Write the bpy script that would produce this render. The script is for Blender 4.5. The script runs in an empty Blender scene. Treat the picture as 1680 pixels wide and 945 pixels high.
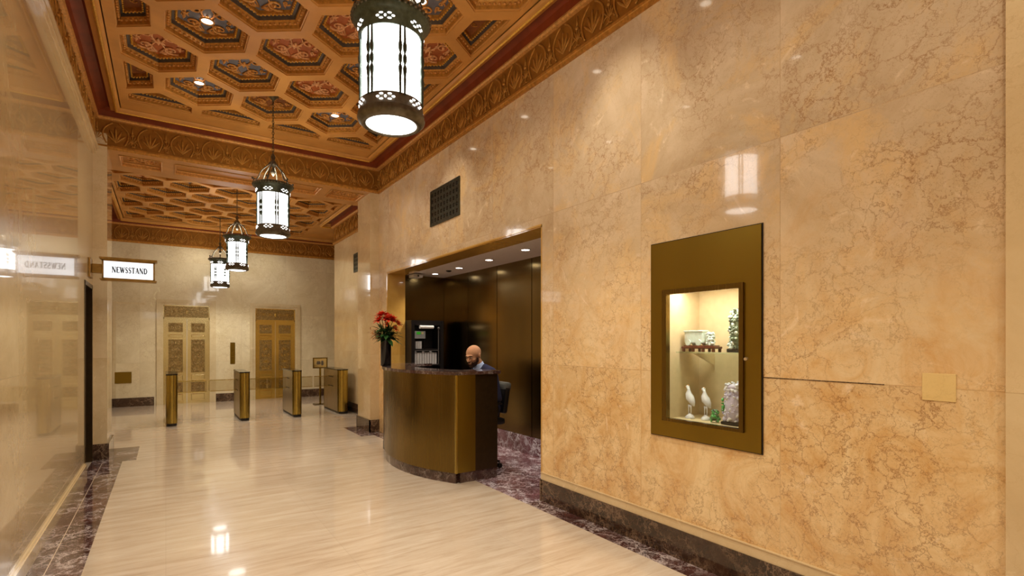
import bpy, bmesh, math, random
from mathutils import Vector, Matrix
from mathutils.geometry import tessellate_polygon

scene = bpy.context.scene
C = scene.collection
PI = math.pi
random.seed(7)

# ------------------------------------------------------------------ camera, world, exposure
cam_d = bpy.data.cameras.new('camera')
cam = bpy.data.objects.new('camera', cam_d)
C.objects.link(cam)
cam.location = (0, 0, 1.5)
cam.rotation_euler = (PI / 2, 0, -math.radians(33.97))
cam_d.sensor_width = 36
cam_d.lens = 843 / 1680 * 36
cam_d.shift_y = 87.5 / 1680
cam_d.clip_start = 0.05
scene.camera = cam
vs = scene.view_settings
vs.view_transform = 'Standard'
vs.look = 'None'
vs.gamma = 1
vs.use_curve_mapping = False
vs.exposure = 0.74
w = bpy.data.worlds.new('world')
scene.world = w
w.use_nodes = True
w.node_tree.nodes['Background'].inputs[0].default_value = (1, .9, .75, 1)
w.node_tree.nodes['Background'].inputs[1].default_value = 0.3
LANTERN_E = 3.8       # lantern glass
LANTERN_COL = (1.0, .98, .95, 1)
LANTERN_UP = 20.0      # unseen light added in the crown to brighten ceiling and walls (W)
LANTERN_DN = 60.0      # unseen spot added under the bowl, carries the lantern's own light (W)
LAMP_COL = (1.0, .96, .87)
DOWN_W = 46.0         # coffer downlights (W)
DOWN_COL = (1.0, .92, .75)
NICHE_W = 34.0
CASE_W = 2.3


def spot(name, loc, to, power, col, ang=90, blend=.6, size=.03):
    d = bpy.data.lights.new(name, 'SPOT')
    d.energy = power
    d.color = col
    d.spot_size = math.radians(ang)
    d.spot_blend = blend
    d.shadow_soft_size = size
    o = bpy.data.objects.new(name, d)
    C.objects.link(o)
    o.visible_glossy = False
    o.location = loc
    o.rotation_euler = (Vector(to) - Vector(loc)).to_track_quat('-Z', 'Y').to_euler()
    return o


# ------------------------------------------------------------------ materials
def srgb(r, g, b):
    f = lambda v: (v / 255 / 12.92) if v / 255 <= .04045 else ((v / 255 + .055) / 1.055) ** 2.4
    return (f(r), f(g), f(b), 1)


class NT:
    def __init__(s, name):
        s.m = bpy.data.materials.new(name)
        s.m.use_nodes = True
        s.t = s.m.node_tree
        s.b = s.t.nodes['Principled BSDF']
        s.out = s.t.nodes['Material Output']

    def n(s, typ, ins=None, **kw):
        nd = s.t.nodes.new('ShaderNode' + typ)
        for k, v in kw.items():
            setattr(nd, k, v)
        for k, v in (ins or {}).items():
            s.set(nd.inputs[k], v)
        return nd

    def set(s, sock, v):
        if isinstance(v, bpy.types.NodeSocket):
            s.t.links.new(v, sock)
        elif isinstance(v, bpy.types.Node):
            s.t.links.new(v.outputs[0], sock)
        else:
            sock.default_value = v

    def ramp(s, fac, stops, mode='LINEAR'):
        nd = s.n('ValToRGB')
        nd.color_ramp.interpolation = mode
        el = nd.color_ramp.elements
        while len(el) < len(stops):
            el.new(0.5)
        for e, (p, c) in zip(el, stops):
            e.position = p
            e.color = c if not isinstance(c, (int, float)) else (c, c, c, 1)
        s.set(nd.inputs[0], fac)
        return nd.outputs[0]

    def mix(s, fac, a, b, mode='MIX'):
        nd = s.n('MixRGB', blend_type=mode)
        s.set(nd.inputs[0], fac)
        s.set(nd.inputs[1], a)
        s.set(nd.inputs[2], b)
        return nd.outputs[0]

    def math(s, op, a, b=0.0):
        nd = s.n('Math', operation=op)
        s.set(nd.inputs[0], a)
        s.set(nd.inputs[1], b)
        return nd.outputs[0]

    def noise(s, vec, scale, detail=4, rough=.55, dist=0.0, color=False):
        nd = s.n('TexNoise', {'Scale': scale, 'Detail': detail, 'Roughness': rough, 'Distortion': dist})
        s.set(nd.inputs['Vector'], vec)
        return nd.outputs['Color' if color else 'Fac']

    def bump(s, h, strength=.3, dist=.01):
        nd = s.n('Bump', {'Strength': strength, 'Distance': dist})
        s.set(nd.inputs['Height'], h)
        s.set(s.b.inputs['Normal'], nd.outputs[0])

    def P(s, **kw):
        names = {'col': 'Base Color', 'rough': 'Roughness', 'metal': 'Metallic', 'spec': 'Specular IOR Level', 'coat': 'Coat Weight',
                 'coat_rough': 'Coat Roughness', 'trans': 'Transmission Weight', 'ior': 'IOR', 'em': 'Emission Color', 'es': 'Emission Strength', 'aniso': 'Anisotropic', 'sheen': 'Sheen Weight', 'sss': 'Subsurface Weight'}
        for k, v in kw.items():
            s.set(s.b.inputs[names[k]], v)
        return s.m


def plain(name, col, rough=.5, metal=0.0, var=.12, scale=20, **kw):
    t = NT(name)
    co = t.n('TexCoord').outputs['Object']
    nz = t.noise(co, scale, 3)
    f = t.ramp(nz, [(.3, 1 - var), (.7, 1 + var)])
    t.P(col=t.mix(1, col, f, 'MULTIPLY'), rough=rough, metal=metal, **kw)
    return t.m


def planar(t, axis):
    """object coordinates of a wall laid flat: (along, up, 0)"""
    co = t.n('TexCoord').outputs['Object']
    sp = t.n('SeparateXYZ', {0: co})
    a = sp.outputs[1 if axis == 'x' else 0]
    b = sp.outputs[1] if axis == 'z' else sp.outputs[2]
    if axis == 'z':
        a = sp.outputs[0]
    cm = t.n('CombineXYZ', {0: a, 1: b, 2: 0.0})
    return co, cm.outputs[0], sp


def marble_wall(name, axis, lo, hi, veincol, lower=None, vein=1.0, rough=.11, seam_z=1.285, slab_w=1.05, slab_h=1.395, off_u=.55, cloud=1.1, white=True, coatn=1.6, coatr=.03):
    t = NT(name)
    co, uv, sp = planar(t, axis)
    mp = t.n('Mapping', {'Vector': uv, 'Location': (-off_u, -(seam_z - slab_h * 2), 0)})
    br = t.n('TexBrick', {'Vector': mp.outputs[0], 'Scale': 1.0, 'Mortar Size': .0022, 'Mortar Smooth': .1, 'Brick Width': slab_w, 'Row Height': slab_h,
                          'Color1': (0, 0, 0, 1), 'Color2': (1, 1, 1, 1), 'Bias': 0.0}, offset=0.0)
    slab = t.n('RGBToBW', {0: br.outputs[0]}).outputs[0]
    shift = t.n('VectorMath', {0: co, 1: t.n('CombineXYZ', {0: t.math('MULTIPLY', slab, 7.3), 1: t.math('MULTIPLY', slab, 3.1), 2: t.math('MULTIPLY', slab, 5.7)}).outputs[0]}, operation='ADD').outputs[0]
    n1 = t.noise(shift, cloud, 8, .68, 1.4)
    base = t.ramp(n1, [(.3, lo), (.52, tuple((a + b) / 2 for a, b in zip(lo, hi))), (.72, hi)])
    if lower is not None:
        # warmer tones blend in towards the bottom of the wall
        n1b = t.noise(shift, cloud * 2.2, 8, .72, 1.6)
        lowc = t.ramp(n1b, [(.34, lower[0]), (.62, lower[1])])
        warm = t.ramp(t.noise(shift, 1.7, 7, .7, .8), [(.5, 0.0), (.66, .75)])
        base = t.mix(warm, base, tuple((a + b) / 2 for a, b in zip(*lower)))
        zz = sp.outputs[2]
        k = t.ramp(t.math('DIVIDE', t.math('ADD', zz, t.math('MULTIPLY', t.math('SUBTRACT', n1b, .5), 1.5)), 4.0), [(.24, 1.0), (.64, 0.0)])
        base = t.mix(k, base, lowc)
    base = t.mix(.2, base, t.ramp(slab, [(0, .6), (1, 1.0)]), 'MULTIPLY')
    # crackle veins
    dn = t.noise(shift, 2.4, 6, .7, color=True)
    dv = t.n('VectorMath', {0: shift, 1: t.n('VectorMath', {0: dn, 3: .55}, operation='SCALE').outputs[0]}, operation='ADD').outputs[0]
    v1 = t.n('TexVoronoi', {'Vector': dv, 'Scale': 7.5}, feature='DISTANCE_TO_EDGE').outputs['Distance']
    v2 = t.n('TexVoronoi', {'Vector': dv, 'Scale': 19.0}, feature='DISTANCE_TO_EDGE').outputs['Distance']
    m1 = t.ramp(v1, [(0.0, 1.0), (.022, .35), (.06, 0.0)])
    m2 = t.ramp(v2, [(0.0, .8), (.04, 0.0)])
    patch = t.ramp(t.noise(shift, 1.3, 4, .6), [(.4, .12), (.62, 1.0)])
    vv = t.math('MULTIPLY', t.math('MAXIMUM', m1, t.math('MULTIPLY', m2, .7)), t.math('MULTIPLY', patch, vein))
    base = t.mix(t.math('MULTIPLY', vv, .8), base, veincol)
    if white:
        wn = t.noise(shift, 3.2, 6, .62, 2.6)
        wm = t.ramp(wn, [(.62, 0.0), (.72, .4)])
        base = t.mix(wm, base, tuple(min(1, c * 1.25 + .06) for c in hi[:3]) + (1,))
    base = t.mix(t.math('MULTIPLY', br.outputs['Fac'], .25), base, veincol)
    t.P(col=base, rough=rough, spec=.5, coat=.6, coat_rough=coatr)
    t.set(t.b.inputs['Coat IOR'], coatn)
    h = t.math('ADD', t.math('MULTIPLY', br.outputs['Fac'], -1.0), t.math('MULTIPLY', t.noise(co, .9, 2), .25))
    t.bump(h, .10, .004)
    return t.m


def dark_marble(name, a, b, veinc, vein=.6, rough=.09, scale=1.0):
    t = NT(name)
    co = t.n('TexCoord').outputs['Object']
    n1 = t.noise(co, 2.2 * scale, 8, .7, 1.0)
    base = t.ramp(n1, [(.35, a), (.65, b)])
    dn = t.noise(co, 3 * scale, 6, .7, color=True)
    dv = t.n('VectorMath', {0: co, 1: t.n('VectorMath', {0: dn, 3: .6 / scale}, operation='SCALE').outputs[0]}, operation='ADD').outputs[0]
    v1 = t.n('TexVoronoi', {'Vector': dv, 'Scale': 5.0 * scale}, feature='DISTANCE_TO_EDGE').outputs['Distance']
    v2 = t.n('TexVoronoi', {'Vector': dv, 'Scale': 12.0 * scale}, feature='DISTANCE_TO_EDGE').outputs['Distance']
    m = t.math('MAXIMUM', t.ramp(v1, [(0, 1.0), (.04, .3), (.09, 0)]), t.ramp(v2, [(0, .6), (.06, 0)]))
    patch = t.ramp(t.noise(co, 2.6 * scale, 4, .6), [(.38, .12), (.56, 1.0)])
    m = t.math('MULTIPLY', t.math('MULTIPLY', m, patch), vein)
    t.P(col=t.mix(m, base, veinc), rough=rough, spec=.5, coat=.3, coat_rough=.04)
    return t.m


def travertine():
    t = NT('travertine_floor')
    co = t.n('TexCoord').outputs['Object']
    mp = t.n('Mapping', {'Vector': co, 'Scale': (1.0, 7.5, 1)}).outputs[0]
    n1 = t.noise(mp, 1.6, 8, .68, .5)
    base = t.ramp(n1, [(.28, srgb(186, 162, 136)), (.45, srgb(206, 185, 160)), (.7, srgb(222, 205, 184))])
    n2 = t.noise(t.n('Mapping', {'Vector': co, 'Scale': (2.2, 26, 1)}).outputs[0], 1.5, 6, .7, .3)
    st = t.ramp(n2, [(.33, .8), (.42, 0)])
    base = t.mix(t.math('MULTIPLY', st, .38), base, srgb(160, 128, 92))
    br = t.n('TexBrick', {'Vector': co, 'Scale': 1.0, 'Mortar Size': .0015, 'Brick Width': 1.07, 'Row Height': .9, 'Mortar': (.86, .86, .86, 1), 'Color1': (0.96, .96, .96, 1), 'Color2': (1, 1, 1, 1)}, offset=0.0)
    base = t.mix(.8, base, br.outputs[0], 'MULTIPLY')
    base = t.mix(t.math('MULTIPLY', br.outputs['Fac'], .06), base, srgb(140, 115, 85))
    t.P(col=base, rough=.2, spec=.5, coat=.7, coat_rough=.05)
    t.bump(t.noise(co, 1.3, 2), .03, .01)
    return t.m


def bronze(name, col, rough=.3, streak_axis='z', dark=.55, metal=1.0):
    t = NT(name)
    co = t.n('TexCoord').outputs['Object']
    sc = {'z': (60, 60, .6), 'x': (.6, 60, 60), 'y': (60, .6, 60)}[streak_axis]
    st = t.noise(t.n('Mapping', {'Vector': co, 'Scale': sc}).outputs[0], 3, 3)
    big = t.noise(t.n('Mapping', {'Vector': co, 'Scale': (1.6, 1.6, .3)}).outputs[0], 1.2, 1)
    f = t.math('ADD', t.math('MULTIPLY', st, .15), t.math('MULTIPLY', big, .85))
    c = t.mix(t.ramp(f, [(.25, 0), (.75, 1)]), tuple(v * dark for v in col[:3]) + (1,), col)
    t.P(col=c, metal=metal, rough=t.ramp(st, [(.3, rough * .85), (.7, rough * 1.2)]))
    t.bump(st, .012, .002)
    return t.m


def relief_metal(name, col, rough=.3, scale=26, strength=.9):
    t = NT(name)
    co = t.n('TexCoord').outputs['Object']
    n = t.noise(co, scale, 3, .6, 1.5)
    v = t.n('TexVoronoi', {'Vector': co, 'Scale': scale * 1.2}, feature='SMOOTH_F1').outputs['Distance']
    h = t.math('ADD', n, t.math('MULTIPLY', v, -.6))
    c = t.mix(t.ramp(h, [(.1, 0), (.5, 1)]), tuple(k * .5 for k in col[:3]) + (1,), col)
    t.P(col=c, metal=.9, rough=rough)
    t.bump(h, strength, .012)
    return t.m


def emit(name, col, strength):
    t = NT(name)
    t.P(col=(.9, .9, .88, 1), em=col, es=strength, rough=.2)
    return t.m


M = {}
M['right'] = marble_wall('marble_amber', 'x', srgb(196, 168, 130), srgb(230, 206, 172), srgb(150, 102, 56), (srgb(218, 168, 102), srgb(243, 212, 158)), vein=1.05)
M['left'] = marble_wall('marble_tan', 'x', srgb(182, 154, 108), srgb(206, 180, 134), srgb(146, 108, 66), vein=.35, rough=.22, off_u=.2, coatn=1.7, coatr=.03)
M['back'] = marble_wall('marble_cream', 'y', srgb(216, 200, 160), srgb(238, 226, 192), srgb(150, 115, 75), vein=.5, seam_z=1.0, slab_h=1.2)
M['frame'] = marble_wall('marble_frame', 'y', srgb(208, 188, 146), srgb(226, 210, 170), srgb(160, 120, 76), vein=.5, slab_w=9, slab_h=9)
M['pier'] = marble_wall('marble_pier', 'y', srgb(210, 180, 132), srgb(230, 206, 162), srgb(165, 118, 70), vein=.4, slab_w=9, seam_z=1.285)
M['reveal'] = marble_wall('marble_honey', 'y', srgb(198, 152, 72), srgb(216, 172, 92), srgb(160, 110, 50), vein=.3, slab_w=9)
M['floor'] = travertine()
M['border'] = dark_marble('marble_oxblood', srgb(48, 26, 23), srgb(92, 56, 50), srgb(216, 200, 194), .85)
M['base'] = dark_marble('marble_umber', srgb(40, 25, 17), srgb(68, 44, 30), srgb(168, 136, 108), .6)
M['niche_floor'] = dark_marble('marble_plum', srgb(82, 44, 46), srgb(132, 90, 94), srgb(244, 236, 240), 1.0, scale=1.3)
M['counter'] = dark_marble('marble_counter', srgb(46, 28, 24), srgb(84, 56, 48), srgb(190, 175, 165), .55, scale=1.6)
M['bronze'] = bronze('brushed_bronze', srgb(148, 124, 68), .24, dark=.45)
M['bronze_wall'] = bronze('bronze_wall_panel', srgb(148, 128, 84), .2, dark=.65)
M['bronze_dark'] = bronze('dark_bronze', srgb(92, 68, 36), .38)
M['bronze_case'] = bronze('case_bronze', srgb(166, 140, 58), .40, dark=.7)
M['brass'] = bronze('turnstile_brass', srgb(202, 178, 94), .26, dark=.7)
M['steel'] = bronze('turnstile_steel', srgb(176, 160, 128), .3, dark=.75)
M['brass_lit'] = plain('elevator_brass', srgb(226, 212, 160), .22, .92, .06, 2)
M['brass_deep'] = plain('elevator_brass_deep', srgb(222, 192, 104), .24, .92, .06, 2)
M['relief'] = relief_metal('cast_brass', srgb(206, 182, 124), .36, 24, .35)
M['dark_metal'] = plain('dark_verdigris_metal', srgb(84, 94, 86), .35, .85, .3, 30)
M['lantern_bronze'] = plain('lantern_bronze', srgb(108, 102, 88), .38, .8, .3, 25)
M['black'] = plain('black_matte', srgb(24, 22, 22), .5)
M['black_gloss'] = plain('black_gloss', srgb(16, 15, 15), .15)
M['dark_door'] = plain('dark_bronze_door', srgb(66, 50, 30), .3, .6)
M['ceil_paint'] = plain('ochre_ceiling_paint', srgb(192, 134, 66), .42, 0, .14, 3, spec=.4)
M['ceil_orange'] = plain('ochre_frieze_paint', srgb(146, 94, 32), .4, .25, .2, 12)
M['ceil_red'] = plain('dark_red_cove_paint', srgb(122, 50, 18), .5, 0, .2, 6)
M['gold'] = plain('gilt_moulding', srgb(228, 178, 76), .3, .75, .25, 60)
M['gold_soft'] = plain('aged_gilt', srgb(206, 148, 78), .4, .45, .25, 40)
M['gold_pink'] = plain('rose_gilt_relief', srgb(214, 156, 104), .45, .25, .25, 40)
M['gold_dim'] = plain('tarnished_gilt', srgb(186, 130, 56), .38, .45, .3, 30)
M['channel'] = plain('slate_channel_paint', srgb(86, 74, 64), .5, 0, .2, 20)
M['p_blue'] = plain('blue_grey_panel', srgb(98, 98, 106), .5, 0, .22, 12)
M['p_red'] = plain('brick_red_panel', srgb(158, 82, 36), .5, 0, .22, 12)
M['p_brown'] = plain('brown_panel', srgb(132, 78, 38), .5, 0, .22, 12)
M['white_ceil'] = plain('white_plaster', srgb(226, 218, 214), .7, 0, .03)
M['frieze_gilt'] = plain('frieze_gilt', srgb(182, 128, 56), .36, .35, .2, 30)
M['glow'] = emit('lantern_glass', LANTERN_COL, LANTERN_E)
M['glow_soft'] = emit('pierced_band_glass', LANTERN_COL, 1.3)
M['lamp'] = emit('downlight_lens', (1, .9, .74, 1), 2.6)
M['lamp_cool'] = emit('niche_downlight_lens', (1, .93, .85, 1), 14)
M['sign_glow'] = emit('sign_panel_white', (.80, .90, 1, 1), .6)
M['letter'] = plain('grey_letter', srgb(44, 50, 62), .7)
M['sign_brass'] = plain('sign_brass', srgb(168, 134, 70), .35, .7, .2)
M['hatch'] = marble_wall('marble_hatch', 'x', srgb(222, 186, 116), srgb(236, 206, 142), srgb(160, 110, 60), vein=.4, slab_w=9, slab_h=9, seam_z=0.0)
M['case_cloth'] = plain('beige_case_lining', srgb(206, 186, 146), .8, 0, .06)
M['skin'] = plain('skin', srgb(188, 140, 106), .45, 0, .06, 25, sss=.05)
M['beard'] = plain('beard_stubble', srgb(58, 38, 28), .8)
M['navy'] = plain('navy_suit', srgb(44, 46, 66), .75, 0, .15, 60)
M['shirt'] = plain('pale_blue_shirt', srgb(178, 196, 230), .7, 0, .05)
M['shoe'] = plain('shoe_leather', srgb(22, 18, 16), .3)
M['chair_grey'] = plain('grey_chair_fabric', srgb(92, 90, 84), .85, 0, .2, 80)
M['petal'] = plain('red_petal', srgb(206, 62, 40), .5, 0, .25, 60)
M['petal_o'] = plain('orange_petal', srgb(208, 104, 56), .5, 0, .25, 60)
M['leaf'] = plain('green_leaf', srgb(44, 78, 38), .45, 0, .35, 40)
M['leaf_pale'] = plain('pale_bud', srgb(176, 164, 104), .5, 0, .2, 60)
M['stem_tan'] = plain('tan_sprig', srgb(170, 112, 62), .6, 0, .25, 60)
M['binder'] = plain('grey_binder', srgb(176, 172, 168), .5, 0, .08, 30)
M['paper'] = plain('paper_white', srgb(214, 210, 204), .6, 0, .04)
M['grey_paper'] = plain('grey_notice_board', srgb(126, 126, 124), .6)
M['green_paper'] = plain('green_sticker', srgb(60, 176, 50), .6)
M['grey_frame'] = plain('grey_metal_rail', srgb(120, 116, 112), .35, .6)
M['wood_red'] = plain('carved_rosewood', srgb(92, 44, 26), .35, 0, .3, 50)
M['jade_white'] = plain('pale_jade', srgb(208, 222, 212), .22, 0, .1, 40, sss=.1)
M['jade_dark'] = plain('dark_green_jade', srgb(104, 120, 98), .25, 0, .5, 45)
M['jade_green'] = plain('green_jade', srgb(84, 168, 90), .22, 0, .35, 45)
M['jade_lilac'] = plain('lilac_jade', srgb(206, 200, 222), .22, 0, .14, 22)
M['white_porc'] = plain('white_carved_stone', srgb(222, 222, 226), .25, 0, .06)
M['beak'] = plain('orange_beak', srgb(214, 140, 60), .4)
M['knob'] = plain('steel_lock', srgb(222, 206, 170), .2, .8)
M['bracket'] = plain('clear_bracket', srgb(206, 186, 146), .3)
M['rail_cream'] = marble_wall('marble_rail', 'x', srgb(214, 184, 136), srgb(230, 204, 158), srgb(165, 115, 65), vein=.3, slab_w=9, slab_h=9)


def glass(name, col, rough=0.0):
    t = NT(name)
    gl = t.n('BsdfGlossy', {'Color': (1, 1, 1, 1), 'Roughness': .01})
    tr = t.n('BsdfTransparent', {'Color': col})
    back = t.n('NewGeometry').outputs['Backfacing']
    fr = t.n('Fresnel', {'IOR': t.math('ADD', 1.45, t.math('MULTIPLY', back, 1 / 1.45 - 1.45))})
    mx = t.n('MixShader', {0: fr.outputs[0], 1: tr.outputs[0], 2: gl.outputs[0]})
    t.t.links.new(mx.outputs[0], t.out.inputs['Surface'])
    return t.m


M['glass'] = glass('clear_glass', (.97, .98, .97, 1))
M['glass_smoke'] = glass('smoked_glass', (.86, .83, .75, 1))
M['glass_shelf'] = glass('green_edge_glass', (.84, .92, .88, 1))


# ------------------------------------------------------------------ mesh builder
class MB:
    def __init__(s):
        s.v, s.f, s.mi, s.mats, s.cur, s.sm = [], [], [], [], 0, []

    def mat(s, m):
        if m not in s.mats:
            s.mats.append(m)
        s.cur = s.mats.index(m)
        return s

    def add(s, vs, fs, smooth=False, T=None):
        b = len(s.v)
        for p in vs:
            p = Vector(p)
            s.v.append(tuple(T @ p) if T else tuple(p))
        for f in fs:
            s.f.append([b + i for i in f])
            s.mi.append(s.cur)
            s.sm.append(smooth)
        return s

    def box(s, a, b, T=None):
        x0, y0, z0 = [min(p, q) for p, q in zip(a, b)]
        x1, y1, z1 = [max(p, q) for p, q in zip(a, b)]
        return s.add([(x0, y0, z0), (x1, y0, z0), (x1, y1, z0), (x0, y1, z0), (x0, y0, z1), (x1, y0, z1), (x1, y1, z1), (x0, y1, z1)],
                     [(0, 3, 2, 1), (4, 5, 6, 7), (0, 1, 5, 4), (1, 2, 6, 5), (2, 3, 7, 6), (3, 0, 4, 7)], T=T)

    def cbox(s, a, b, c=.01, T=None):
        """box with chamfered vertical+horizontal edges"""
        bm = bmesh.new()
        bmesh.ops.create_cube(bm, size=1)
        sz = [abs(q - p) for p, q in zip(a, b)]
        ce = [(p + q) / 2 for p, q in zip(a, b)]
        for v in bm.verts:
            v.co = Vector([v.co[i] * sz[i] + ce[i] for i in range(3)])
        bmesh.ops.bevel(bm, geom=bm.edges[:], offset=min(c, min(sz) * .45), segments=2, profile=.6, affect='EDGES')
        bm.verts.index_update()
        s.add([v.co.copy() for v in bm.verts], [[v.index for v in f.verts] for f in bm.faces], T=T)
        bm.free()
        return s

    def lathe(s, c, prof, n=24, T=None, cap=True, smooth=True):
        vs, fs = [], []
        for r, z in prof:
            for i in range(n):
                a = 2 * PI * i / n
                vs.append((c[0] + r * math.cos(a), c[1] + r * math.sin(a), c[2] + z))
        for k in range(len(prof) - 1):
            for i in range(n):
                j = (i + 1) % n
                fs.append((k * n + i, k * n + j, (k + 1) * n + j, (k + 1) * n + i))
        s.add(vs, fs, smooth, T)
        if cap:
            s.add(vs[:n], [tuple(range(n))[::-1]], False, T)
            s.add(vs[-n:], [tuple(range(n))], False, T)
        return s

    def tube(s, pts, r, n=8, closed=False, cap=True, smooth=True):
        pts = [Vector(p) for p in pts]
        N = len(pts)
        rr = r if isinstance(r, (list, tuple)) else [r] * N
        up = None
        vs, fs = [], []
        for i, p in enumerate(pts):
            a = pts[(i - 1) % N] if (i or closed) else p
            b = pts[(i + 1) % N] if (i < N - 1 or closed) else p
            t = (b - a)
            t = t.normalized() if t.length > 1e-9 else Vector((0, 0, 1))
            if up is None:
                up = Vector((0, 0, 1)) if abs(t.z) < .9 else Vector((1, 0, 0))
            x = up.cross(t)
            x = x.normalized() if x.length > 1e-6 else t.orthogonal().normalized()
            y = t.cross(x)
            up = y
            for k in range(n):
                an = 2 * PI * k / n
                vs.append(p + x * math.cos(an) * rr[i] + y * math.sin(an) * rr[i])
        for i in range(N if closed else N - 1):
            j = (i + 1) % N
            for k in range(n):
                l = (k + 1) % n
                fs.append((i * n + k, i * n + l, j * n + l, j * n + k))
        if cap and not closed:
            fs.append(tuple(range(n))[::-1])
            fs.append(tuple((N - 1) * n + k for k in range(n)))
        return s.add(vs, fs, smooth)

    def ball(s, c, r, n=8, m=5, T=None, sc=(1, 1, 1)):
        vs, fs = [(0, 0, 1)], []
        for i in range(1, m):
            th = PI * i / m
            for k in range(n):
                vs.append((math.sin(th) * math.cos(2 * PI * k / n), math.sin(th) * math.sin(2 * PI * k / n), math.cos(th)))
        vs.append((0, 0, -1))
        for k in range(n):
            l = (k + 1) % n
            fs.append((0, 1 + k, 1 + l))
            for i in range(m - 2):
                fs.append((1 + i * n + k, 1 + (i + 1) * n + k, 1 + (i + 1) * n + l, 1 + i * n + l))
            fs.append((len(vs) - 1, 1 + (m - 2) * n + l, 1 + (m - 2) * n + k))
        vs = [(c[0] + v[0] * r * sc[0], c[1] + v[1] * r * sc[1], c[2] + v[2] * r * sc[2]) for v in vs]
        return s.add(vs, fs, True, T)

    def prism(s, poly, z0, z1, T=None, smooth=False):
        n = len(poly)
        vs = [(x, y, z0) for x, y in poly] + [(x, y, z1) for x, y in poly]
        fs = [(i, (i + 1) % n, n + (i + 1) % n, n + i) for i in range(n)]
        s.add(vs, fs, smooth, T)
        tri = tessellate_polygon([[Vector((x, y, 0)) for x, y in poly]])
        s.add(vs, [tuple(t) for t in tri] + [tuple(n + i for i in t[::-1]) for t in tri], False, T)
        return s

    def build(s, name, mat=None, parent=None, wn=True):
        me = bpy.data.meshes.new(name)
        me.from_pydata(s.v, [], s.f)
        for m in (s.mats or [mat]):
            me.materials.append(m)
        me.polygons.foreach_set('material_index', s.mi)
        me.polygons.foreach_set('use_smooth', s.sm)
        bm = bmesh.new()
        bm.from_mesh(me)
        bmesh.ops.recalc_face_normals(bm, faces=bm.faces)
        bm.to_mesh(me)
        bm.free()
        me.update()
        o = bpy.data.objects.new(name, me)
        C.objects.link(o)
        if parent:
            attach(o, parent)
        return o


MW = {}


def attach(o, parent):
    o.parent = parent
    o.matrix_parent_inverse = MW.get(parent.name, Matrix.Identity(4)).inverted()
    MW.setdefault(o.name, Matrix.Identity(4))


def tag(o, label=None, cat=None, group=None, kind=None):
    for k, v in (('label', label), ('category', cat), ('group', group), ('kind', kind)):
        if v:
            o[k] = v
    return o


def thing(name, loc, label, cat, group=None, rz=0):
    """Empty at the base; children built in world coordinates"""
    o = bpy.data.objects.new(name, None)
    o.empty_display_size = .1
    C.objects.link(o)
    o.location = loc
    o.rotation_euler = (0, 0, rz)
    MW[o.name] = Matrix.Translation(Vector(loc)) @ Matrix.Rotation(rz, 4, 'Z')
    return tag(o, label, cat, group)


def kids(o):
    return [c for c in bpy.data.objects if c.parent == o]


TREE = {}


def copy_tree(o, parent=None):
    c = o.copy()
    C.objects.link(c)
    if parent:
        c.parent = parent
    if o.name not in TREE:
        TREE[o.name] = kids(o)
    for ch in TREE[o.name]:
        copy_tree(ch, c)
    return c


def struct(o):
    o['kind'] = 'structure'
    return o


# ------------------------------------------------------------------ setting: dimensions
XL, XR = -.764, 2.95          # corridor walls
YB, YN = 8.35, -2.9           # beam face, near end wall
X2L, X2R = -1.08, 3.30        # elevator lobby walls
YE = 14.7                     # elevator wall
Y2 = 12.4                     # end of lobby side wall
XP = 5.2                      # side passage
TOP = 4.75
Z1, Z2 = 4.42, 4.26           # coffered ceiling levels
WT = .29


def holed_wall(name, mat, axis, at, thick, u0, u1, v0, v1, holes):
    """wall slab lying at x=at (axis x) or y=at (axis y) running u0..u1, z v0..v1; holes are (u0,u1,v0,v1)"""
    us = sorted({u0, u1, *[h[0] for h in holes], *[h[1] for h in holes]})
    vz = sorted({v0, v1, *[h[2] for h in holes], *[h[3] for h in holes]})
    us = [u for u in us if u0 <= u <= u1]
    vz = [v for v in vz if v0 <= v <= v1]
    solid = lambda i, j: 0 <= i < len(us) - 1 and 0 <= j < len(vz) - 1 and not any(
        h[0] - 1e-6 <= us[i] and us[i + 1] <= h[1] + 1e-6 and h[2] - 1e-6 <= vz[j] and vz[j + 1] <= h[3] + 1e-6 for h in holes)
    P = (lambda u, v, d: (at + d, u, v)) if axis == 'x' else (lambda u, v, d: (u, at + d, v))
    b = MB().mat(mat)
    idx = {}

    def V(u, v, d):
        k = (u, v, d)
        if k not in idx:
            idx[k] = len(b.v)
            b.v.append(P(u, v, d))
        return idx[k]

    def F(*q):
        b.f.append([V(*p) for p in q])
        b.mi.append(b.cur)
        b.sm.append(False)
    for i in range(len(us) - 1):
        for j in range(len(vz) - 1):
            if not solid(i, j):
                continue
            a, c, e, g = us[i], us[i + 1], vz[j], vz[j + 1]
            for d in (0, thick):
                F((a, e, d), (c, e, d), (c, g, d), (a, g, d))
            if not solid(i - 1, j): F((a, e, 0), (a, g, 0), (a, g, thick), (a, e, thick))
            if not solid(i + 1, j): F((c, e, 0), (c, g, 0), (c, g, thick), (c, e, thick))
            if not solid(i, j - 1): F((a, e, 0), (c, e, 0), (c, e, thick), (a, e, thick))
            if not solid(i, j + 1): F((a, g, 0), (c, g, 0), (c, g, thick), (a, g, thick))
    return struct(b.build(name))


# niche opening and display case
NY0, NY1, NZ = 3.87, 7.95, 2.60
CY0, CY1, CZ0, CZ1 = 1.706, 2.543, .83, 2.20
wr = holed_wall('wall_right', M['right'], 'x', XR, WT, YN, YB, 0, TOP, [(NY0, NY1, 0, NZ), (CY0 + .01, CY1 - .01, CZ0 + .01, CZ1 - .01)])
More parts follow.
